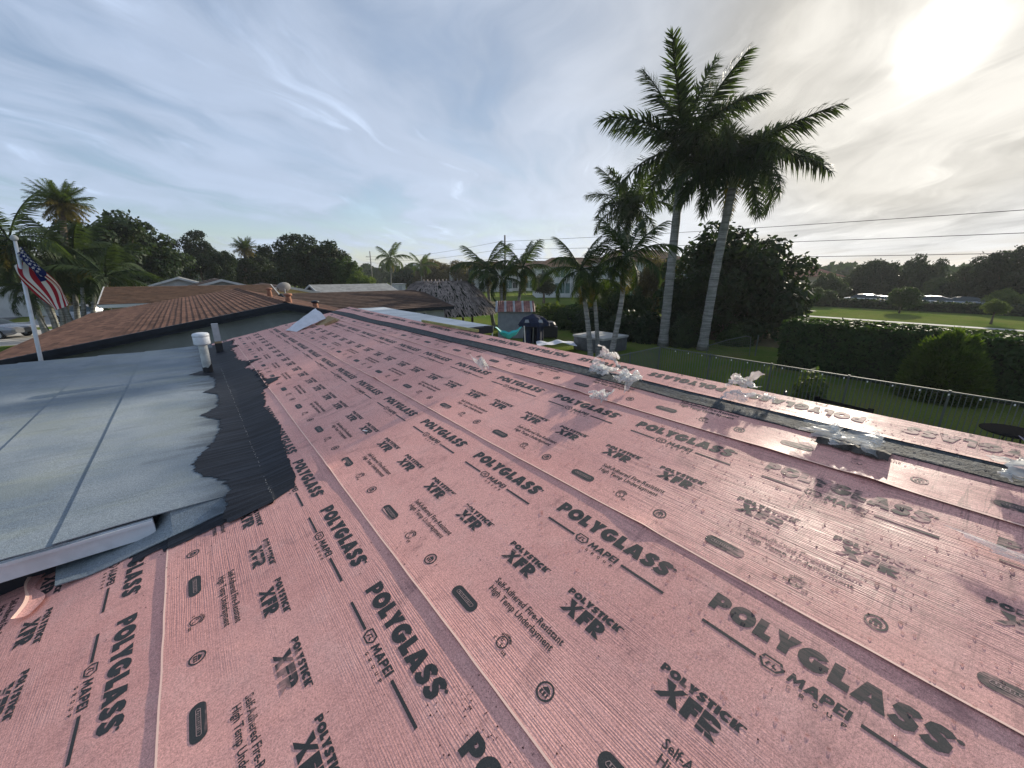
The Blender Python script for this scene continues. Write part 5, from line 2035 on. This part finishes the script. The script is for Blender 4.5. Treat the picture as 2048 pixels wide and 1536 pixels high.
# hammock in teal cloth
a, b_ = atD(990, 660, 22.5), atD(1044, 660, 22.5)
hm = empty('hammock', (a.x, a.y, 0), math.atan2(b_.y - a.y, b_.x - a.x), 'teal hammock slung between stands beside the shed', 'hammock')
Lh = (b_ - a).length
hz = a.z + .18
mb = MB()
n_ = 24
for i in range(n_):
    for j in range(8):
        def hp(i, j):
            t_, s = i / n_, (j / 8 - .5)
            w_ = .9 * math.sin(math.pi * t_) ** .6 + .04
            return (Lh * t_, s * w_, hz - .34 * math.sin(math.pi * t_) - .34 * math.sin(math.pi * t_) * (1 - 4 * s * s) + .03 * math.sin(i * .9))
        mb.quad(hp(i, j), hp(i + 1, j), hp(i + 1, j + 1), hp(i, j + 1))
mb.build('cloth', M['teal'], hm, True)
for x in (-.12, Lh + .12):
    mb = MB(); mb.tube([(x * 1.06 if x > 0 else x * 2, 0, 0), (x, 0, hz + .05)], .035, 8); mb.build('stand', M['alu'], hm)

# tall navy cover (a covered garden swing or parasol) and a black covered barbecue
a = atz(1066, 690, 0)
nv_ = empty('garden_cover', (a.x, a.y, 0), R(-38), 'tall navy cloth cover with a gathered top and an opening below', 'cover')
ctop = atD(1063, 628, math.hypot(a.x, a.y)).z
mb = MB()
n_ = 30
prof = [(.66, 0.0), (.64, .15), (.62, .45), (.66, .60), (1.0, .63), (.96, .74), (.62, .90), (.10, 1.0)]
for k in range(len(prof) - 1):
    for j in range(n_):
        def cp(k, j):
            r, z = prof[k]
            an = 2 * math.pi * (j % n_) / n_
            f = 1 + .10 * math.sin(an * 5 + k * .4) + .10 * noise.noise((an * 2, k, 3))
            return (r * f * math.cos(an) * 1.0, r * f * math.sin(an) * .62, z * ctop + .05 * noise.noise((an, k * .7, 9)))
        an = 2 * math.pi * (j + .5) / n_
        if k < 3 and abs(((an - 4.71 + math.pi) % (2 * math.pi)) - math.pi) < (.34 if k < 2 else .22):
            continue
        mb.quad(cp(k, j), cp(k, j + 1), cp(k + 1, j + 1), cp(k + 1, j))
mb.build('cloth', M['navy'], nv_, True)
mb = MB(); mb.tube([(0, 0, 0), (0, 0, ctop)], .04, 8); mb.build('pole', M['alu'], nv_)
for x in (-.45, .42):
    mb = MB()
    mb.poly([(x - .15, -.60, ctop * .76), (x + .15, -.60, ctop * .76), (x + .10, -.50, ctop * .85), (x - .10, -.50, ctop * .85)])
    mb.build('pale_patch', M['shed'], nv_)
a = atz(1096, 676, 0)
bq = empty('barbecue', (a.x, a.y, 0), R(-38), 'black covered barbecue right of the navy cover', 'barbecue')
mb = MB(); mb.box(-.65, .65, -.32, .32, .1, .85); mb.lathe([(.55, .85), (.56, 1.0), (.45, 1.18), (.1, 1.26)], 16); mb.build('cover', M['plastic_blk'], bq)
for x in (-.55, .55):
    for y in (-.25, .25):
        mb = MB(); mb.tube([(x, y, 0), (x, y, .12)], .05, 8); mb.build('wheel', M['rubber'], bq)
# hot tub
a, b_ = atz(1160, 712, 0), atz(1236, 702, 0)
ht2 = empty('hot_tub', ((a.x + b_.x) / 2 + 1.0, (a.y + b_.y) / 2 + .8, 0), 0, 'dark panelled hot tub with a grey folded cover', 'hot tub')
for k in range(12):
    x = -1.15 + 2.3 * k / 12
    mb = MB(); mb.box(x, x + .175, -1.16, -1.12, .05, .80); mb.build('panel', M['tubgrey'], ht2)
    mb = MB(); mb.box(-1.16, -1.12, x, x + .175, .05, .80); mb.build('panel', M['tubgrey'], ht2)
mb = MB(); mb.box(-1.115, 1.12, -1.115, 1.12, 0, .81); mb.build('shell', M['tubgrey'], ht2)
for k in (-1, 1):
    mb = MB(); x0, x1 = sorted((k * .02, k * 1.2)); mb.box(x0, x1, -1.2, 1.2, .81, .93); mb.build('cover', M['tubcover'], ht2)
# white tarp
a = atz(1112, 700, 0)
tp = MB()
for i in range(20):
    for j in range(10):
        def tpt(i, j):
            x, y = (i / 20 - .5) * 2.4, (j / 10 - .5) * 1.2
            return (x, y, .30 + .18 * noise.noise((x * 1.4, y * 1.6, 3)) + .1 * math.cos(x * 1.5))
        tp.quad(tpt(i, j), tpt(i + 1, j), tpt(i + 1, j + 1), tpt(i, j + 1))
tag(tp.build('tarp', M['paper'], None, True, loc=(a.x, a.y, .1)), 'crumpled white tarp on the ground left of the hot tub', 'tarp').rotation_euler = (0, 0, R(-38))

# metal fence
fn = empty('metal_fence', (16.7, 9.6, 0), 0, 'dark green metal picket fence round the back yard', 'fence')
FH = 1.3
pm = MB(); pm.box(-.011, .011, -.011, .011, .08, FH - .04)
pme = pm.mesh('picket', M['fence'])
pos = [(0, -k * .115) for k in range(1, 150)] + [(-k * .115, 0) for k in range(1, 84)]
for k, (x, y) in enumerate(pos):
    o = link('picket', pme, fn)
    o.location = (x, y, 0)
qm = MB(); qm.box(-.03, .03, -.03, .03, 0, FH + .02); qme = qm.mesh('post', M['fence'])
for x, y in [(0, 0)] + [(0, -2.3 * k) for k in range(1, 8)] + [(-2.3 * k, 0) for k in range(1, 5)]:
    o = link('post', qme, fn)
    o.location = (x + .034 * (x == 0) * (y != 0), y + .034 * (y == 0) * (x != 0), 0)
for z in (.16, FH - .02):
    mb = MB(); mb.box(-.022, .022, -17.2, -.032, z - .018, z + .018); mb.build('rail', M['fence'], fn)
    mb = MB(); mb.box(-9.7, -.032, -.022, .022, z - .018, z + .018); mb.build('rail', M['fence'], fn)
ln = empty('string_lights', (16.62, 9.4, 0), 0, 'string of small clear bulbs hung along the metal fence rail', 'string lights')
mb = MB()
pts = []
for k in range(60):
    y = -.3 * k
    pts.append((0, y, FH - .05 - .04 * abs(math.sin(k * math.pi / 2))))
mb.tube(pts, .005, 5); mb.build('cable', M['wire'], ln)
lm = MB(); lm.lathe([(.009, 0), (.017, -.015), (.020, -.038), (.012, -.058), (.002, -.062)], 8); lme = lm.mesh('bulb', M['lamp'])
for k in range(1, 30):
    o = link('bulb', lme, ln); o.location = (0, -.6 * k, FH - .06)

# little wire gate at the end of the garden
a, b_ = atz(1412, 716, 0), atz(1510, 712, 0)
wg = empty('wire_gate', (a.x, a.y, 0), math.atan2(b_.y - a.y, b_.x - a.x), 'low wire mesh gate with a curved top between the huge tree and the hedge', 'gate')
Lg = (b_ - a).length
mb = MB(); mb.tube([(0, 0, 0), (0, 0, .7), (Lg * .4, 0, 1.0), (Lg * .75, 0, 1.18), (Lg * .85, 0, 1.1), (Lg * .88, 0, 0)], .025, 6); mb.tube([(Lg, 0, 0), (Lg, 0, 1.2)], .035, 8); mb.build('frame', M['fence'], wg)
mb = MB()
for k in range(22):
    x = Lg * .85 * k / 22
    h_ = .7 + .45 * k / 22
    mb.tube([(x, .0, .05), (x, 0, h_)], .004, 4, False)
for k in range(7):
    mb.tube([(0, 0, .1 + k * .1), (Lg * .86, 0, .1 + k * .15)], .004, 4, False)
o = mb.build('mesh_wires', M['fence'], wg); tag(o, kind='stuff')

# garden furniture between the house and the fence
def bench(label, loc, rz):
    r = empty('garden_bench', loc, rz, label, 'bench')
    for k in range(4):
        mb = MB(); mb.box(-.7, .7, -.25 + k * .12, -.15 + k * .12, .42, .45); mb.build('seat_slat', M['iron'], r)
    for k in range(3):
        mb = MB(); mb.box(-.7, .7, .24, .27, .55 + k * .12, .64 + k * .12); mb.build('back_slat', M['iron'], r)
    for x in (-.66, .66):
        mb = MB(); mb.box(x - .06, x + .06, -.24, .28, 0, .42); mb.box(x - .06, x + .06, .22, .30, .42, .92); mb.box(x - .06, x + .06, -.24, .22, .60, .66); mb.build('end_frame', M['iron'], r)


a = atz(1694, 803, 0.9)
bench('black garden bench behind the ridge, in front of the fence', (a.x, a.y, 0), R(80))
a = atz(2030, 862, .75)
ch = empty('wire_chair', (a.x, a.y, 0), R(60), 'black wire garden table seen over the ridge at the right edge', 'table')
mb = MB(); mb.lathe([(.58, .70), (.60, .71), (.60, .73), (.57, .74), (.02, .745)], 28); mb.build('table_top', M['iron'], ch)
for k in range(3):
    an = k * 2.09
    mb = MB(); mb.tube([(.12 * math.cos(an), .12 * math.sin(an), .70), (.2 * math.cos(an), .2 * math.sin(an), .3), (.42 * math.cos(an), .42 * math.sin(an), 0)], .018, 6); mb.build('leg', M['plastic_blk'], ch)
a = atz(1570, 790, .8)
wc = empty('iron_chair', (a.x, a.y, 0), R(200), 'scrolled black iron garden chair by the leafy plant', 'chair')
mb = MB()
for s in (-1, 1):
    mb.tube([(s * .1, 0, .45), (s * .24, 0, .7), (s * .2, 0, .92), (s * .08, 0, .95), (s * .05, 0, .82), (s * .12, 0, .74)], .014, 6)
mb.build('backrest', M['plastic_blk'], wc, True)
mb = MB(); mb.lathe([(.22, .43), (.23, .45), (.2, .46), (.01, .46)], 18, (0, .22, 0)); mb.build('seat', M['plastic_blk'], wc)
for x in (-.17, .17):
    for y in (.05, .38):
        mb = MB(); mb.tube([(x, y, .43), (x * 1.2, y, 0)], .013, 6); mb.build('leg', M['plastic_blk'], wc)

# ------------------------------------------------------------------ vehicles
def car(label, loc, rz, paint, group, kind='coupe', detail=True, name='parked_car'):
    """nose towards local +X"""
    r = empty(name, loc, rz, label, 'car', group)
    if kind == 'coupe':
        st = [(-2.35, .42, .80, .82, .70, .60), (-2.2, .30, .92, .96, .84, .66), (-1.6, .24, .95, 1.06, .90, .68), (-1.0, .22, .95, 1.30, .92, .62), (-.2, .22, .95, 1.40, .93, .62), (.35, .22, .95, 1.33, .93, .64), (1.05, .22, .95, .99, .92, .70), (1.9, .24, .88, .90, .90, .75), (2.3, .32, .80, .81, .82, .70), (2.42, .42, .70, .71, .68, .60)]
    else:
        st = [(-2.1, .45, .95, 1.0, .70, .60), (-2.0, .30, 1.0, 1.35, .84, .62), (-1.5, .24, 1.0, 1.52, .88, .62), (-.5, .22, 1.0, 1.56, .90, .62), (.3, .22, 1.0, 1.50, .90, .62), (1.05, .22, 1.0, 1.04, .90, .70), (1.8, .26, .92, .94, .86, .72), (2.1, .40, .75, .76, .70, .60)]
    mb = MB()
    rings = []
    for (x, zb, zbelt, zt, w, wt) in st:
        rg = [(w * .90, zb), (w, zb + .14), (w, (zb + zbelt) / 2 + .08), (w * .965, zbelt), (wt, zt), (wt * .6, zt + .03)]
        rg = rg + [(-y, z) for y, z in reversed(rg)]
        rings.append([(x, y, z) for y, z in rg])
    n_ = len(rings[0])
    for k in range(len(rings) - 1):
        cabin = (st[k][3] - st[k][2] > .2) or (st[k + 1][3] - st[k + 1][2] > .2)
        for j in range(n_ - 1):
            mb.cur = 1 if (cabin and j in (3, 7)) or (cabin and j in (4, 5, 6) and abs(st[k][3] - st[k + 1][3]) > .2) else 0
            mb.quad(rings[k][j], rings[k][j + 1], rings[k + 1][j + 1], rings[k + 1][j])
    mb.cur = 0
    mb.poly(list(reversed(rings[0]))); mb.poly(rings[-1])
    mb.build('body', [paint, M['glass']], r)
    if not detail:
        whs = ((-1.4, 1), (1.4, 1), (-1.4, -1), (1.4, -1))
    else:
        whs = ((-1.38, 1), (1.45, 1), (-1.38, -1), (1.45, -1))
    for x, s in whs:
        Mx = Matrix.Translation((x, s * .83, .335)) @ Matrix.Rotation(R(90), 4, 'X')
        mb = MB(); mb.lathe([(.22, -.11), (.32, -.11), (.335, -.07), (.335, .07), (.32, .11), (.22, .11)], 22, M=Mx); w = mb.build('wheel', M['rubber'], r)
        if detail:
            mb = MB()
            mb.lathe([(.05, -.115), (.05, .115)], 10, M=Mx)
            for k in range(5):
                mb.box(-.035, .035, .03, .225, -.10, .10, Mx @ Matrix.Rotation(k * 2 * math.pi / 5, 4, 'Z'))
            mb.lathe([(.205, -.112), (.222, -.115), (.222, .115), (.205, .112)], 22, M=Mx)
            mb.build('rim', M['chrome'], w)
    for s in (-1, 1):
        mb = MB(); mb.box(st[-2][0] - .05, st[-2][0] + .08, s * .45 - .14, s * .45 + .14, .60, .72); mb.build('headlight', M['lamp'], r)
    return r


a = atz(-14, 676, 0)
car('grey coupe parked on the drive at the left edge', (a.x, a.y + .2, 0), math.atan2(RGT.y, RGT.x) + .06, M['greycar'], 'cars parked along the street')
a = atz(165, 642, 0)
car('silver hatchback behind the street palms', (a.x, a.y, 0), math.atan2(RGT.y, RGT.x) + math.pi, M['silver'], 'cars parked along the street', 'hatch')
for i, (x, lb, p, kd) in enumerate([(1716, 'leftmost white car in the far car park', 'whitecar', 'hatch'), (1752, 'silver car second from the left in the far car park', 'silver', 'coupe'), (1784, 'grey car in the middle of the far car park', 'greycar', 'coupe'), (1818, 'white car beside the young tree in the far car park', 'whitecar', 'hatch'), (1846, 'silver van-like car next to the white one in the far car park', 'silver', 'hatch'), (1874, 'white low car right of the middle in the far car park', 'whitecar', 'coupe'), (1912, 'dark grey car near the grove in the far car park', 'greycar', 'hatch'), (1975, 'rightmost silver car under the grove', 'silver', 'hatch')]):
    a = atD(x, 612, 80)
    car(lb, (a.x, a.y, .01), R(90) + i * .02, M[p], 'cars in the far car park', kd, False)

# ------------------------------------------------------------------ poles and wires
def pole(label, x, y, h, arms):
    r = empty('utility_pole', (x, y, 0), 0, label, 'utility pole', 'utility poles along the canal')
    mb = MB(); mb.tube([(0, 0, 0), (0, 0, h)], [.20, .13], 10); mb.build('pole', M['pole'], r, True)
    for z in arms:
        mb = MB(); mb.box(-1.3, .15, -.06, .06, z - .06, z + .06); mb.build('cross_arm', M['pole'], r)
        mb = MB(); mb.lathe([(.05, z + .06), (.07, z + .15), (.03, z + .26)], 8, (-1.2, 0, 0)); mb.build('insulator', M['alu'], r)
    return r


zt = atX(1013, 470, 43.5).z
arms = [atX(1012, 487, 43.5).z, atX(1012, 502, 43.5).z]
p0y = atX(1010, 540, 43.5).y
pole('utility pole rising above the trio of palms', 43.5, p0y, zt, arms)
p1y = atX(743, 540, 43.5).y
pole('distant utility pole beside the lone palm', 43.5, p1y, atX(742, 502, 43.5).z, [atX(742, 514, 43.5).z])
ends = [atX(2048, 413, 43.5), atX(2048, 457, 43.5), atX(2048, 496, 43.5)]
hts = [arms[0] + .26, arms[1] + .2, arms[1] - 1.2]
for k in range(3):
    e = ends[k]
    ez = e.z + (e.z - hts[k]) * (50 / max(1, p0y - e.y)) * .4
    mb = MB()
    A, B = Vector((42.3, p0y, hts[k])), Vector((43.5 if k else 42.3, e.y - 35, ez))
    mb.tube([A.lerp(B, t_ / 24) - Vector((0, 0, .5 * math.sin(math.pi * t_ / 24))) for t_ in range(25)], .022, 5)
    A2, B2 = A, Vector((42.3, p1y, [atX(742, 514, 43.5).z + .2, atX(742, 514, 43.5).z - .6, atX(742, 514, 43.5).z - 1.4][k]))
    mb.tube([A2.lerp(B2, t_ / 24) - Vector((0, 0, 1.0 * math.sin(math.pi * t_ / 24))) for t_ in range(25)], .022, 5)
    tag(mb.build('power_line', M['wire']), ['top power line crossing the sky at the right', 'middle power line crossing the sky at the right', 'lowest power line crossing the sky at the right'][k], 'power line', 'power lines')

# ------------------------------------------------------------------ flag and pole
fp0 = atY(85, 735, 10.6)
fp1 = atY(30, 482, 10.4)
fpole = empty('flagpole', (fp0.x, fp0.y, fp0.z - 1.2), 0, 'leaning white flagpole at the far edge of the flat roof', 'flagpole')
mb = MB(); mb.tube([(0, 0, 0), fp0 - fpole.location, fp1 - fpole.location], [.032, .03, .022], 10); mb.build('pole', M['white_metal'], fpole, True)
mb = MB(); mb.lathe([(.02, 0), (.045, .02), (.05, .05), (.03, .085), (.004, .095)], 12, tuple(fp1 - fpole.location)); mb.build('finial', M['pvc'], fpole, True)
mb = MB()
# cloth: rows across 13 stripes, columns from hoist to fly, hanging down to the right
nx_, ns_ = 40, 26
TL, TR = atY(50, 494, 10.35), atY(34, 532, 10.5)     # hoist ends, gathered at the pole
BR, BL = atY(134, 604, 10.25), atY(108, 626, 10.3)


def flag_pt(i, j):
    t_, s = i / nx_, j / ns_
    a_ = TL.lerp(BR, t_)
    b2 = TR.lerp(BL, t_)
    # edge outlines bulge like the photograph
    a_ = a_ + RGT * (.10 * math.sin(math.pi * min(1, t_ * 1.15))) + Vector((0, 0, .05 * math.sin(math.pi * t_)))
    b2 = b2 - RGT * (.02 * math.sin(math.pi * t_)) - Vector((0, 0, .03 * math.sin(math.pi * t_)))
    p = a_.lerp(b2, s)
    fold = .07 * math.sin(s * 7 + t_ * 3.2) * (1 - .35 * t_) + .05 * math.sin(s * 15 + 1 + t_ * 5) * (1 - t_)
    tw = .05 * math.sin(t_ * 6)
    return p - FWD * (fold + tw) + Vector((0, 0, .02 * math.sin(t_ * 9 + s * 5)))


for i in range(nx_):
    for j in range(ns_):
        stripe = int(j / ns_ * 13)
        mb.cur = 2 if (i < nx_ * .46 and stripe < 8) else (0 if stripe % 2 == 0 else 1)
        mb.quad(flag_pt(i, j), flag_pt(i + 1, j), flag_pt(i + 1, j + 1), flag_pt(i, j + 1))
fo = mb.build('flag', [M['flagred'], M['flagwhite'], M['flagblue']], None, True)
tag(fo, 'red, white and blue striped flag drooping from the leaning flagpole', 'flag')
mb = MB()
for r_ in range(5):
    for c_ in range(6):
        i, j = 1.5 + c_ * 2.6, 1.2 + r_ * 2.9
        ctr = flag_pt(i, j); e1 = (flag_pt(i + 1, j) - ctr); e2 = (flag_pt(i, j + 1) - ctr)
        nn = e1.cross(e2).normalized()
        e1 = e1.normalized(); e2 = nn.cross(e1)
        for sg in (-1, 1):
            pts = []
            for k in range(10):
                rr = .030 if k % 2 == 0 else .012
                an = k * math.pi / 5
                pts.append(ctr + nn * .004 * sg + (e1 * math.cos(an) + e2 * math.sin(an)) * rr)
            mb.poly(pts)
o = mb.build('stars', M['flagwhite'], fo); tag(o, kind='stuff')

# ------------------------------------------------------------------ things lying on the roof
def film(label, X, Y, sx, sy, sz, seed, m='film', n_=26, amp=.5, name='crumpled_film'):
    sx, sy, sz = sx * .72, sy * .72, sz * .56
    n_ = int(n_ * 1.5)
    """crumpled release film: a folded sheet pushed into a heap"""
    u = X * CC
    base = PP(u, Y, .022)
    mb = MB()
    vs = []
    off = Vector((seed * 3.7, seed * 1.3, 0))
    rp = random.Random(seed)
    pulls = []
    for _ in range(3):
        an_ = rp.uniform(0, 6.28)
        pulls.append((math.cos(an_), math.sin(an_), rp.uniform(.3, 1.4), rp.uniform(-.5, 1.1)))
    for i in range(n_ + 1):
        for j in range(n_ + 1):
            a_, b2 = i / n_ * 2 - 1, j / n_ * 2 - 1
            p = Vector((a_, b2, 0))
            d = Vector((noise.noise(p * 1.6 + off), noise.noise(p * 1.6 + off + Vector((9, 4, 2))), noise.noise(p * 1.9 + off + Vector((3, 8, 5)))))
            d2 = Vector((noise.noise(p * 4.5 + off), noise.noise(p * 4.5 + off + Vector((5, 5, 5))), noise.noise(p * 4.8 + off + Vector((1, 9, 3)))))
            d3 = noise.noise(p * 11 + off)
            r_ = max(0, 1 - (a_ * a_ + b2 * b2) * .42)
            x = (a_ * .75 + d.x * amp * 1.3 + d2.x * .2) * sx
            y = (b2 * .75 + d.y * amp * 1.3 + d2.y * .2) * sy
            z = (.12 + r_ * .62 + d.z * .75 * r_ + (.5 - abs(d2.z)) * .45 + d3 * .10) * sz
            for cx_, cy_, pl_, pz_ in pulls:
                w_ = max(0.0, a_ * cx_ + b2 * cy_ - .55) / .8
                x += cx_ * sx * pl_ * w_ * w_
                y += cy_ * sy * pl_ * w_ * w_
                z += sz * pz_ * w_ * w_
            z = max(.0015 + .004 * abs(d3), z)
            vs.append((x, y, z))
    mb.v = vs
    for i in range(n_):
        for j in range(n_):
            a = i * (n_ + 1) + j
            mb.f.append((a, a + n_ + 1, a + n_ + 2, a + 1)); mb.mi.append(0)
    o = mb.build(name, M[m], None, True, base)
    o.rotation_euler = (0, -math.atan(T), 0)
    tag(o, label, 'plastic film', 'scraps of release film on the roof')
    return o


film('white film scrap perched on the ridge line, left of the fence corner', 3.02, 2.24, .10, .14, .15, 1)
film('white film scrap on the black strip, left one of the touching pair', 2.74, 2.12, .11, .17, .14, 2)
film('thin film tail joining the two scraps on the black strip', 2.80, 1.96, .05, .13, .05, 12, n_=16)
film('white film scrap on the black strip, right one of the touching pair', 2.69, 1.80, .13, .14, .16, 3)
film('white film ball just below the pair on the black strip', 2.34, 1.80, .09, .11, .12, 4)
film('white rolled film on the ridge above the upside-down letters', 3.02, 1.07, .09, .14, .13, 5)
film('white film ball just below the rolled film near the ridge', 2.86, 1.03, .09, .11, .08, 6)
film('small clear film scrap lying flat right of the film ball', 2.93, .86, .06, .08, .06, 7, 'filmclear', 14)
film('large clear film heap over dark debris on the black strip', 2.66, .37, .13, .21, .085, 8, 'filmclear', 34)
film('film bag with a blue patch at the right picture edge', 2.76, -.28, .14, .22, .09, 9)
film('flat film strip at the right edge among the letters', 2.16, -.28, .05, .20, .03, 10, n_=18, amp=.25)
film('small white film flag standing up in the middle of the roof', 2.20, 3.15, .07, .07, .30, 11, n_=14, amp=.3)
b_ = MB()
for i in range(6):
    for j in range(6):
        pass
o = MB()
o.poly([(-.05, -.03, 0), (.06, -.05, .002), (.05, .04, .05), (-.03, .05, .07)])
tag(o.build('blue_patch', M['flagblue'], None, False, PP(2.80 * CC, -.22, .12)), 'blue printed scrap tucked in the film bag at the right edge', 'scrap')
# dark debris under the clear film heap: torn backing board
db = empty('torn_backing', PP(2.58 * CC, .34, .018), 0, 'torn dark strip of roofing under the clear film heap', 'debris')
mb = MB()
n_ = 22
pts_t, pts_b = [], []
for k in range(n_ + 1):
    y = -.15 + .30 * k / n_
    z = .028 + .014 * noise.noise((k * .6, 2, 2)) + .015 * noise.noise((k * 2.1, 1, 2))
    x = .02 * noise.noise((k * .5, 7, 1))
    pts_t.append(Vector((x + .02, y, max(.01, z)))); pts_b.append(Vector((x - .005, y, 0)))
for k in range(n_):
    mb.quad(pts_b[k], pts_b[k + 1], pts_t[k + 1], pts_t[k])
    mb.quad(pts_t[k], pts_t[k + 1], pts_t[k + 1] + Vector((.09, 0, -.02)), pts_t[k] + Vector((.09, 0, -.02)))
    mb.quad(pts_t[k] + Vector((.09, 0, -.02)), pts_t[k + 1] + Vector((.09, 0, -.02)), pts_b[k + 1] + Vector((.12, 0, .0)), pts_b[k] + Vector((.12, 0, .0)))
mb.build('strip', M['backing'], db)
# pale small scrap between the letters
mb = MB(); mb.poly([(0, 0, 0), (.02, -.05, .004), (.035, -.048, .003), (.015, .004, .001)])
tag(mb.build('paper_scrap', M['paper'], None, False, PP(.93 * CC, 3.12, .008)), 'tiny white paper scrap between the printed logos', 'scrap')
# white bag and cardboard near the far end
pb = empty('paper_bag', PP(1.80 * CC, 9.05, .02), R(18), 'white paper sack with a torn mouth at the far end of the roof', 'bag')
mb = MB()
for i in range(16):
    for j in range(10):
        def bp(i, j):
            a_, c_ = i / 16, j / 10
            x = -.32 + .62 * a_
            y = (c_ - .5) * .55 * (1 - .25 * (1 - a_))
            hgt = .24 * a_ ** .7 * math.sin(math.pi * (.12 + .76 * c_)) + .02 * noise.noise((a_ * 4, c_ * 4, 1)) + .05 * a_ * (c_ > .55)
            return (x, y, max(.004, hgt) + x * T)
        mb.quad(bp(i, j), bp(i + 1, j), bp(i + 1, j + 1), bp(i, j + 1))
mb.build('sack', M['paper'], pb)
mb = MB(); mb.poly([(.28, -.16, .02), (.30, -.16, .02), (.30, .14, .15), (.28, .14, .15)]); mb.build('mouth', M['plastic_blk'], pb)  # black face stands in for the shade inside the open sack
cb = empty('cardboard_sheet', PP(2.16 * CC, 8.78, .02), R(12), 'piece of brown cardboard leaning on the white paper sack', 'cardboard')
mb = MB(); mb.box(-.16, .18, -.20, .20, 0, .012, Matrix.Rotation(R(-26), 4, 'Y') @ Matrix.Rotation(R(8), 4, 'X')); o = mb.build('sheet', M['card'], cb)
mb = MB(); mb.box(-.16, .10, -.23, -.205, .0, .06, Matrix.Rotation(R(-20), 4, 'Y')); mb.build('folded_edge', M['card'], cb)
# length of yellow-green lumber on the ridge
lb = MB(); lb.box(-.02, .02, -.78, .78, 0, .035)
o = tag(lb.build('lumber', M['lumber'], None, False, PP(3.04 * CC, 5.32, .03)), 'thin yellow-green length of lumber lying along the ridge', 'lumber')
o.rotation_euler = (0, 0, R(2.5))
# small white tie on the fence corner side
# water drops
mb = MB()
rnd = random.Random(12)
for k in range(3200):
    X = rnd.uniform(.9, 3.03)
    Y = rnd.uniform(-.6, 2.0)
    if rnd.random() > .25 + .75 * (X - .9) / 2.1 * max(0, 1 - Y / 2.4):
        continue
    u = X * CC
    s = rnd.uniform(.0016, .0040) if rnd.random() < .96 else .006
    hh = top_h(u, Y) if X < 2.68 else .0195
    p = PP(u, Y, hh + .0012)
    b0 = len(mb.v)
    for (rr, z) in ((1, 0), (.85, .30), (.5, .5)):
        for j in range(7):
            an = j * 2 * math.pi / 7
            mb.v.append((p.x + rr * s * math.cos(an), p.y + rr * s * math.sin(an) * 1.2, p.z + z * s + T * rr * s * math.cos(an)))
    for q in range(2):
        for j in range(7):
            a = b0 + q * 7
            mb.f.append((a + j, a + (j + 1) % 7, a + 7 + (j + 1) % 7, a + 7 + j)); mb.mi.append(0)
    mb.f.append(tuple(b0 + 14 + j for j in range(7))); mb.mi.append(0)
wm = bpy.data.materials.new('water_drop'); wm.use_nodes = True
t = NT(wm.node_tree)
gl = t.n('ShaderNodeBsdfGlossy', i={'Roughness': .05, 'Color': (.9, .9, .9, 1)})
df = t.n('ShaderNodeBsdfTransparent', i={'Color': (.86, .80, .80, 1)})
fr = t.n('ShaderNodeFresnel', i={'IOR': 1.45})
mx = t.n('ShaderNodeMixShader', i={0: fr.outputs[0], 1: df.outputs[0], 2: gl.outputs[0]})
oo = t.n('ShaderNodeOutputMaterial'); t.t.links.new(mx.outputs[0], oo.inputs[0])
tag(mb.build('water_drops', wm, None, True), 'scattered water drops on the pink sheets near the ridge', 'water', kind='stuff')

# ------------------------------------------------------------------ thin haze, added to lift shadows like lens glare
hz_ = MB()
hz_.box(-3100, 3100, -3100, 3100, -1.0, 21.5)
hm_ = bpy.data.materials.new('glare_haze')
hm_.use_nodes = True
t = NT(hm_.node_tree)
pv = t.n('ShaderNodeVolumePrincipled', i={'Color': (0.86, 0.90, 0.94, 1), 'Density': 0.00035, 'Anisotropy': 0.25})
oo = t.n('ShaderNodeOutputMaterial')
t.t.links.new(pv.outputs[0], oo.inputs['Volume'])
tag(hz_.build('haze', hm_), 'thin haze added over the scene to lift shadows like lens glare', 'haze', kind='stuff')

# crumbs of dried tar, grit and torn granules trodden about on the pink sheets
mb = MB()
rnd = random.Random(44)
cl_ = [(.46, .80, .05, 60), (.50, .62, .09, 30), (.62, 1.75, .12, 60), (1.45, 1.9, .22, 90), (1.9, .5, .3, 120), (1.25, 3.1, .25, 80), (-.25, 2.55, .14, 90), (.45, 5.2, .2, 70), (.9, 6.3, .4, 60), (1.7, 4.2, .5, 70), (.9, .9, .5, 80), (2.3, .9, .35, 80)]
for (X, Y, sp_, n_) in cl_:
    for _ in range(n_):
        x, y = rnd.gauss(X, sp_), rnd.gauss(Y, sp_ * 1.3)
        if x > 2.6:
            continue
        u = x * CC
        p = PP(u, y, max(top_h(u, y), top_h(u - .02, y)) + .0002)
        r_ = rnd.uniform(.0010, .0034)
        an = rnd.uniform(0, 6.28)
        q = [p + Vector((math.cos(an + k * 2.09) * r_ * rnd.uniform(.7, 1.8), math.sin(an + k * 2.09) * r_ * rnd.uniform(.7, 1.8), .0003)) for k in range(3)]
        tp_ = p + Vector((0, 0, r_ * .55))
        mb.poly(q)
        for k in range(3):
            mb.poly([q[k], q[(k + 1) % 3], tp_])
M['grit'] = mat('tar_grit', (0.055, 0.024, 0.022), 0.9, 0.2, 0.4, 30)
tag(mb.build('roof_grit', M['grit']), 'dark crumbs and grit scattered over the pink sheets', 'grit', kind='stuff')
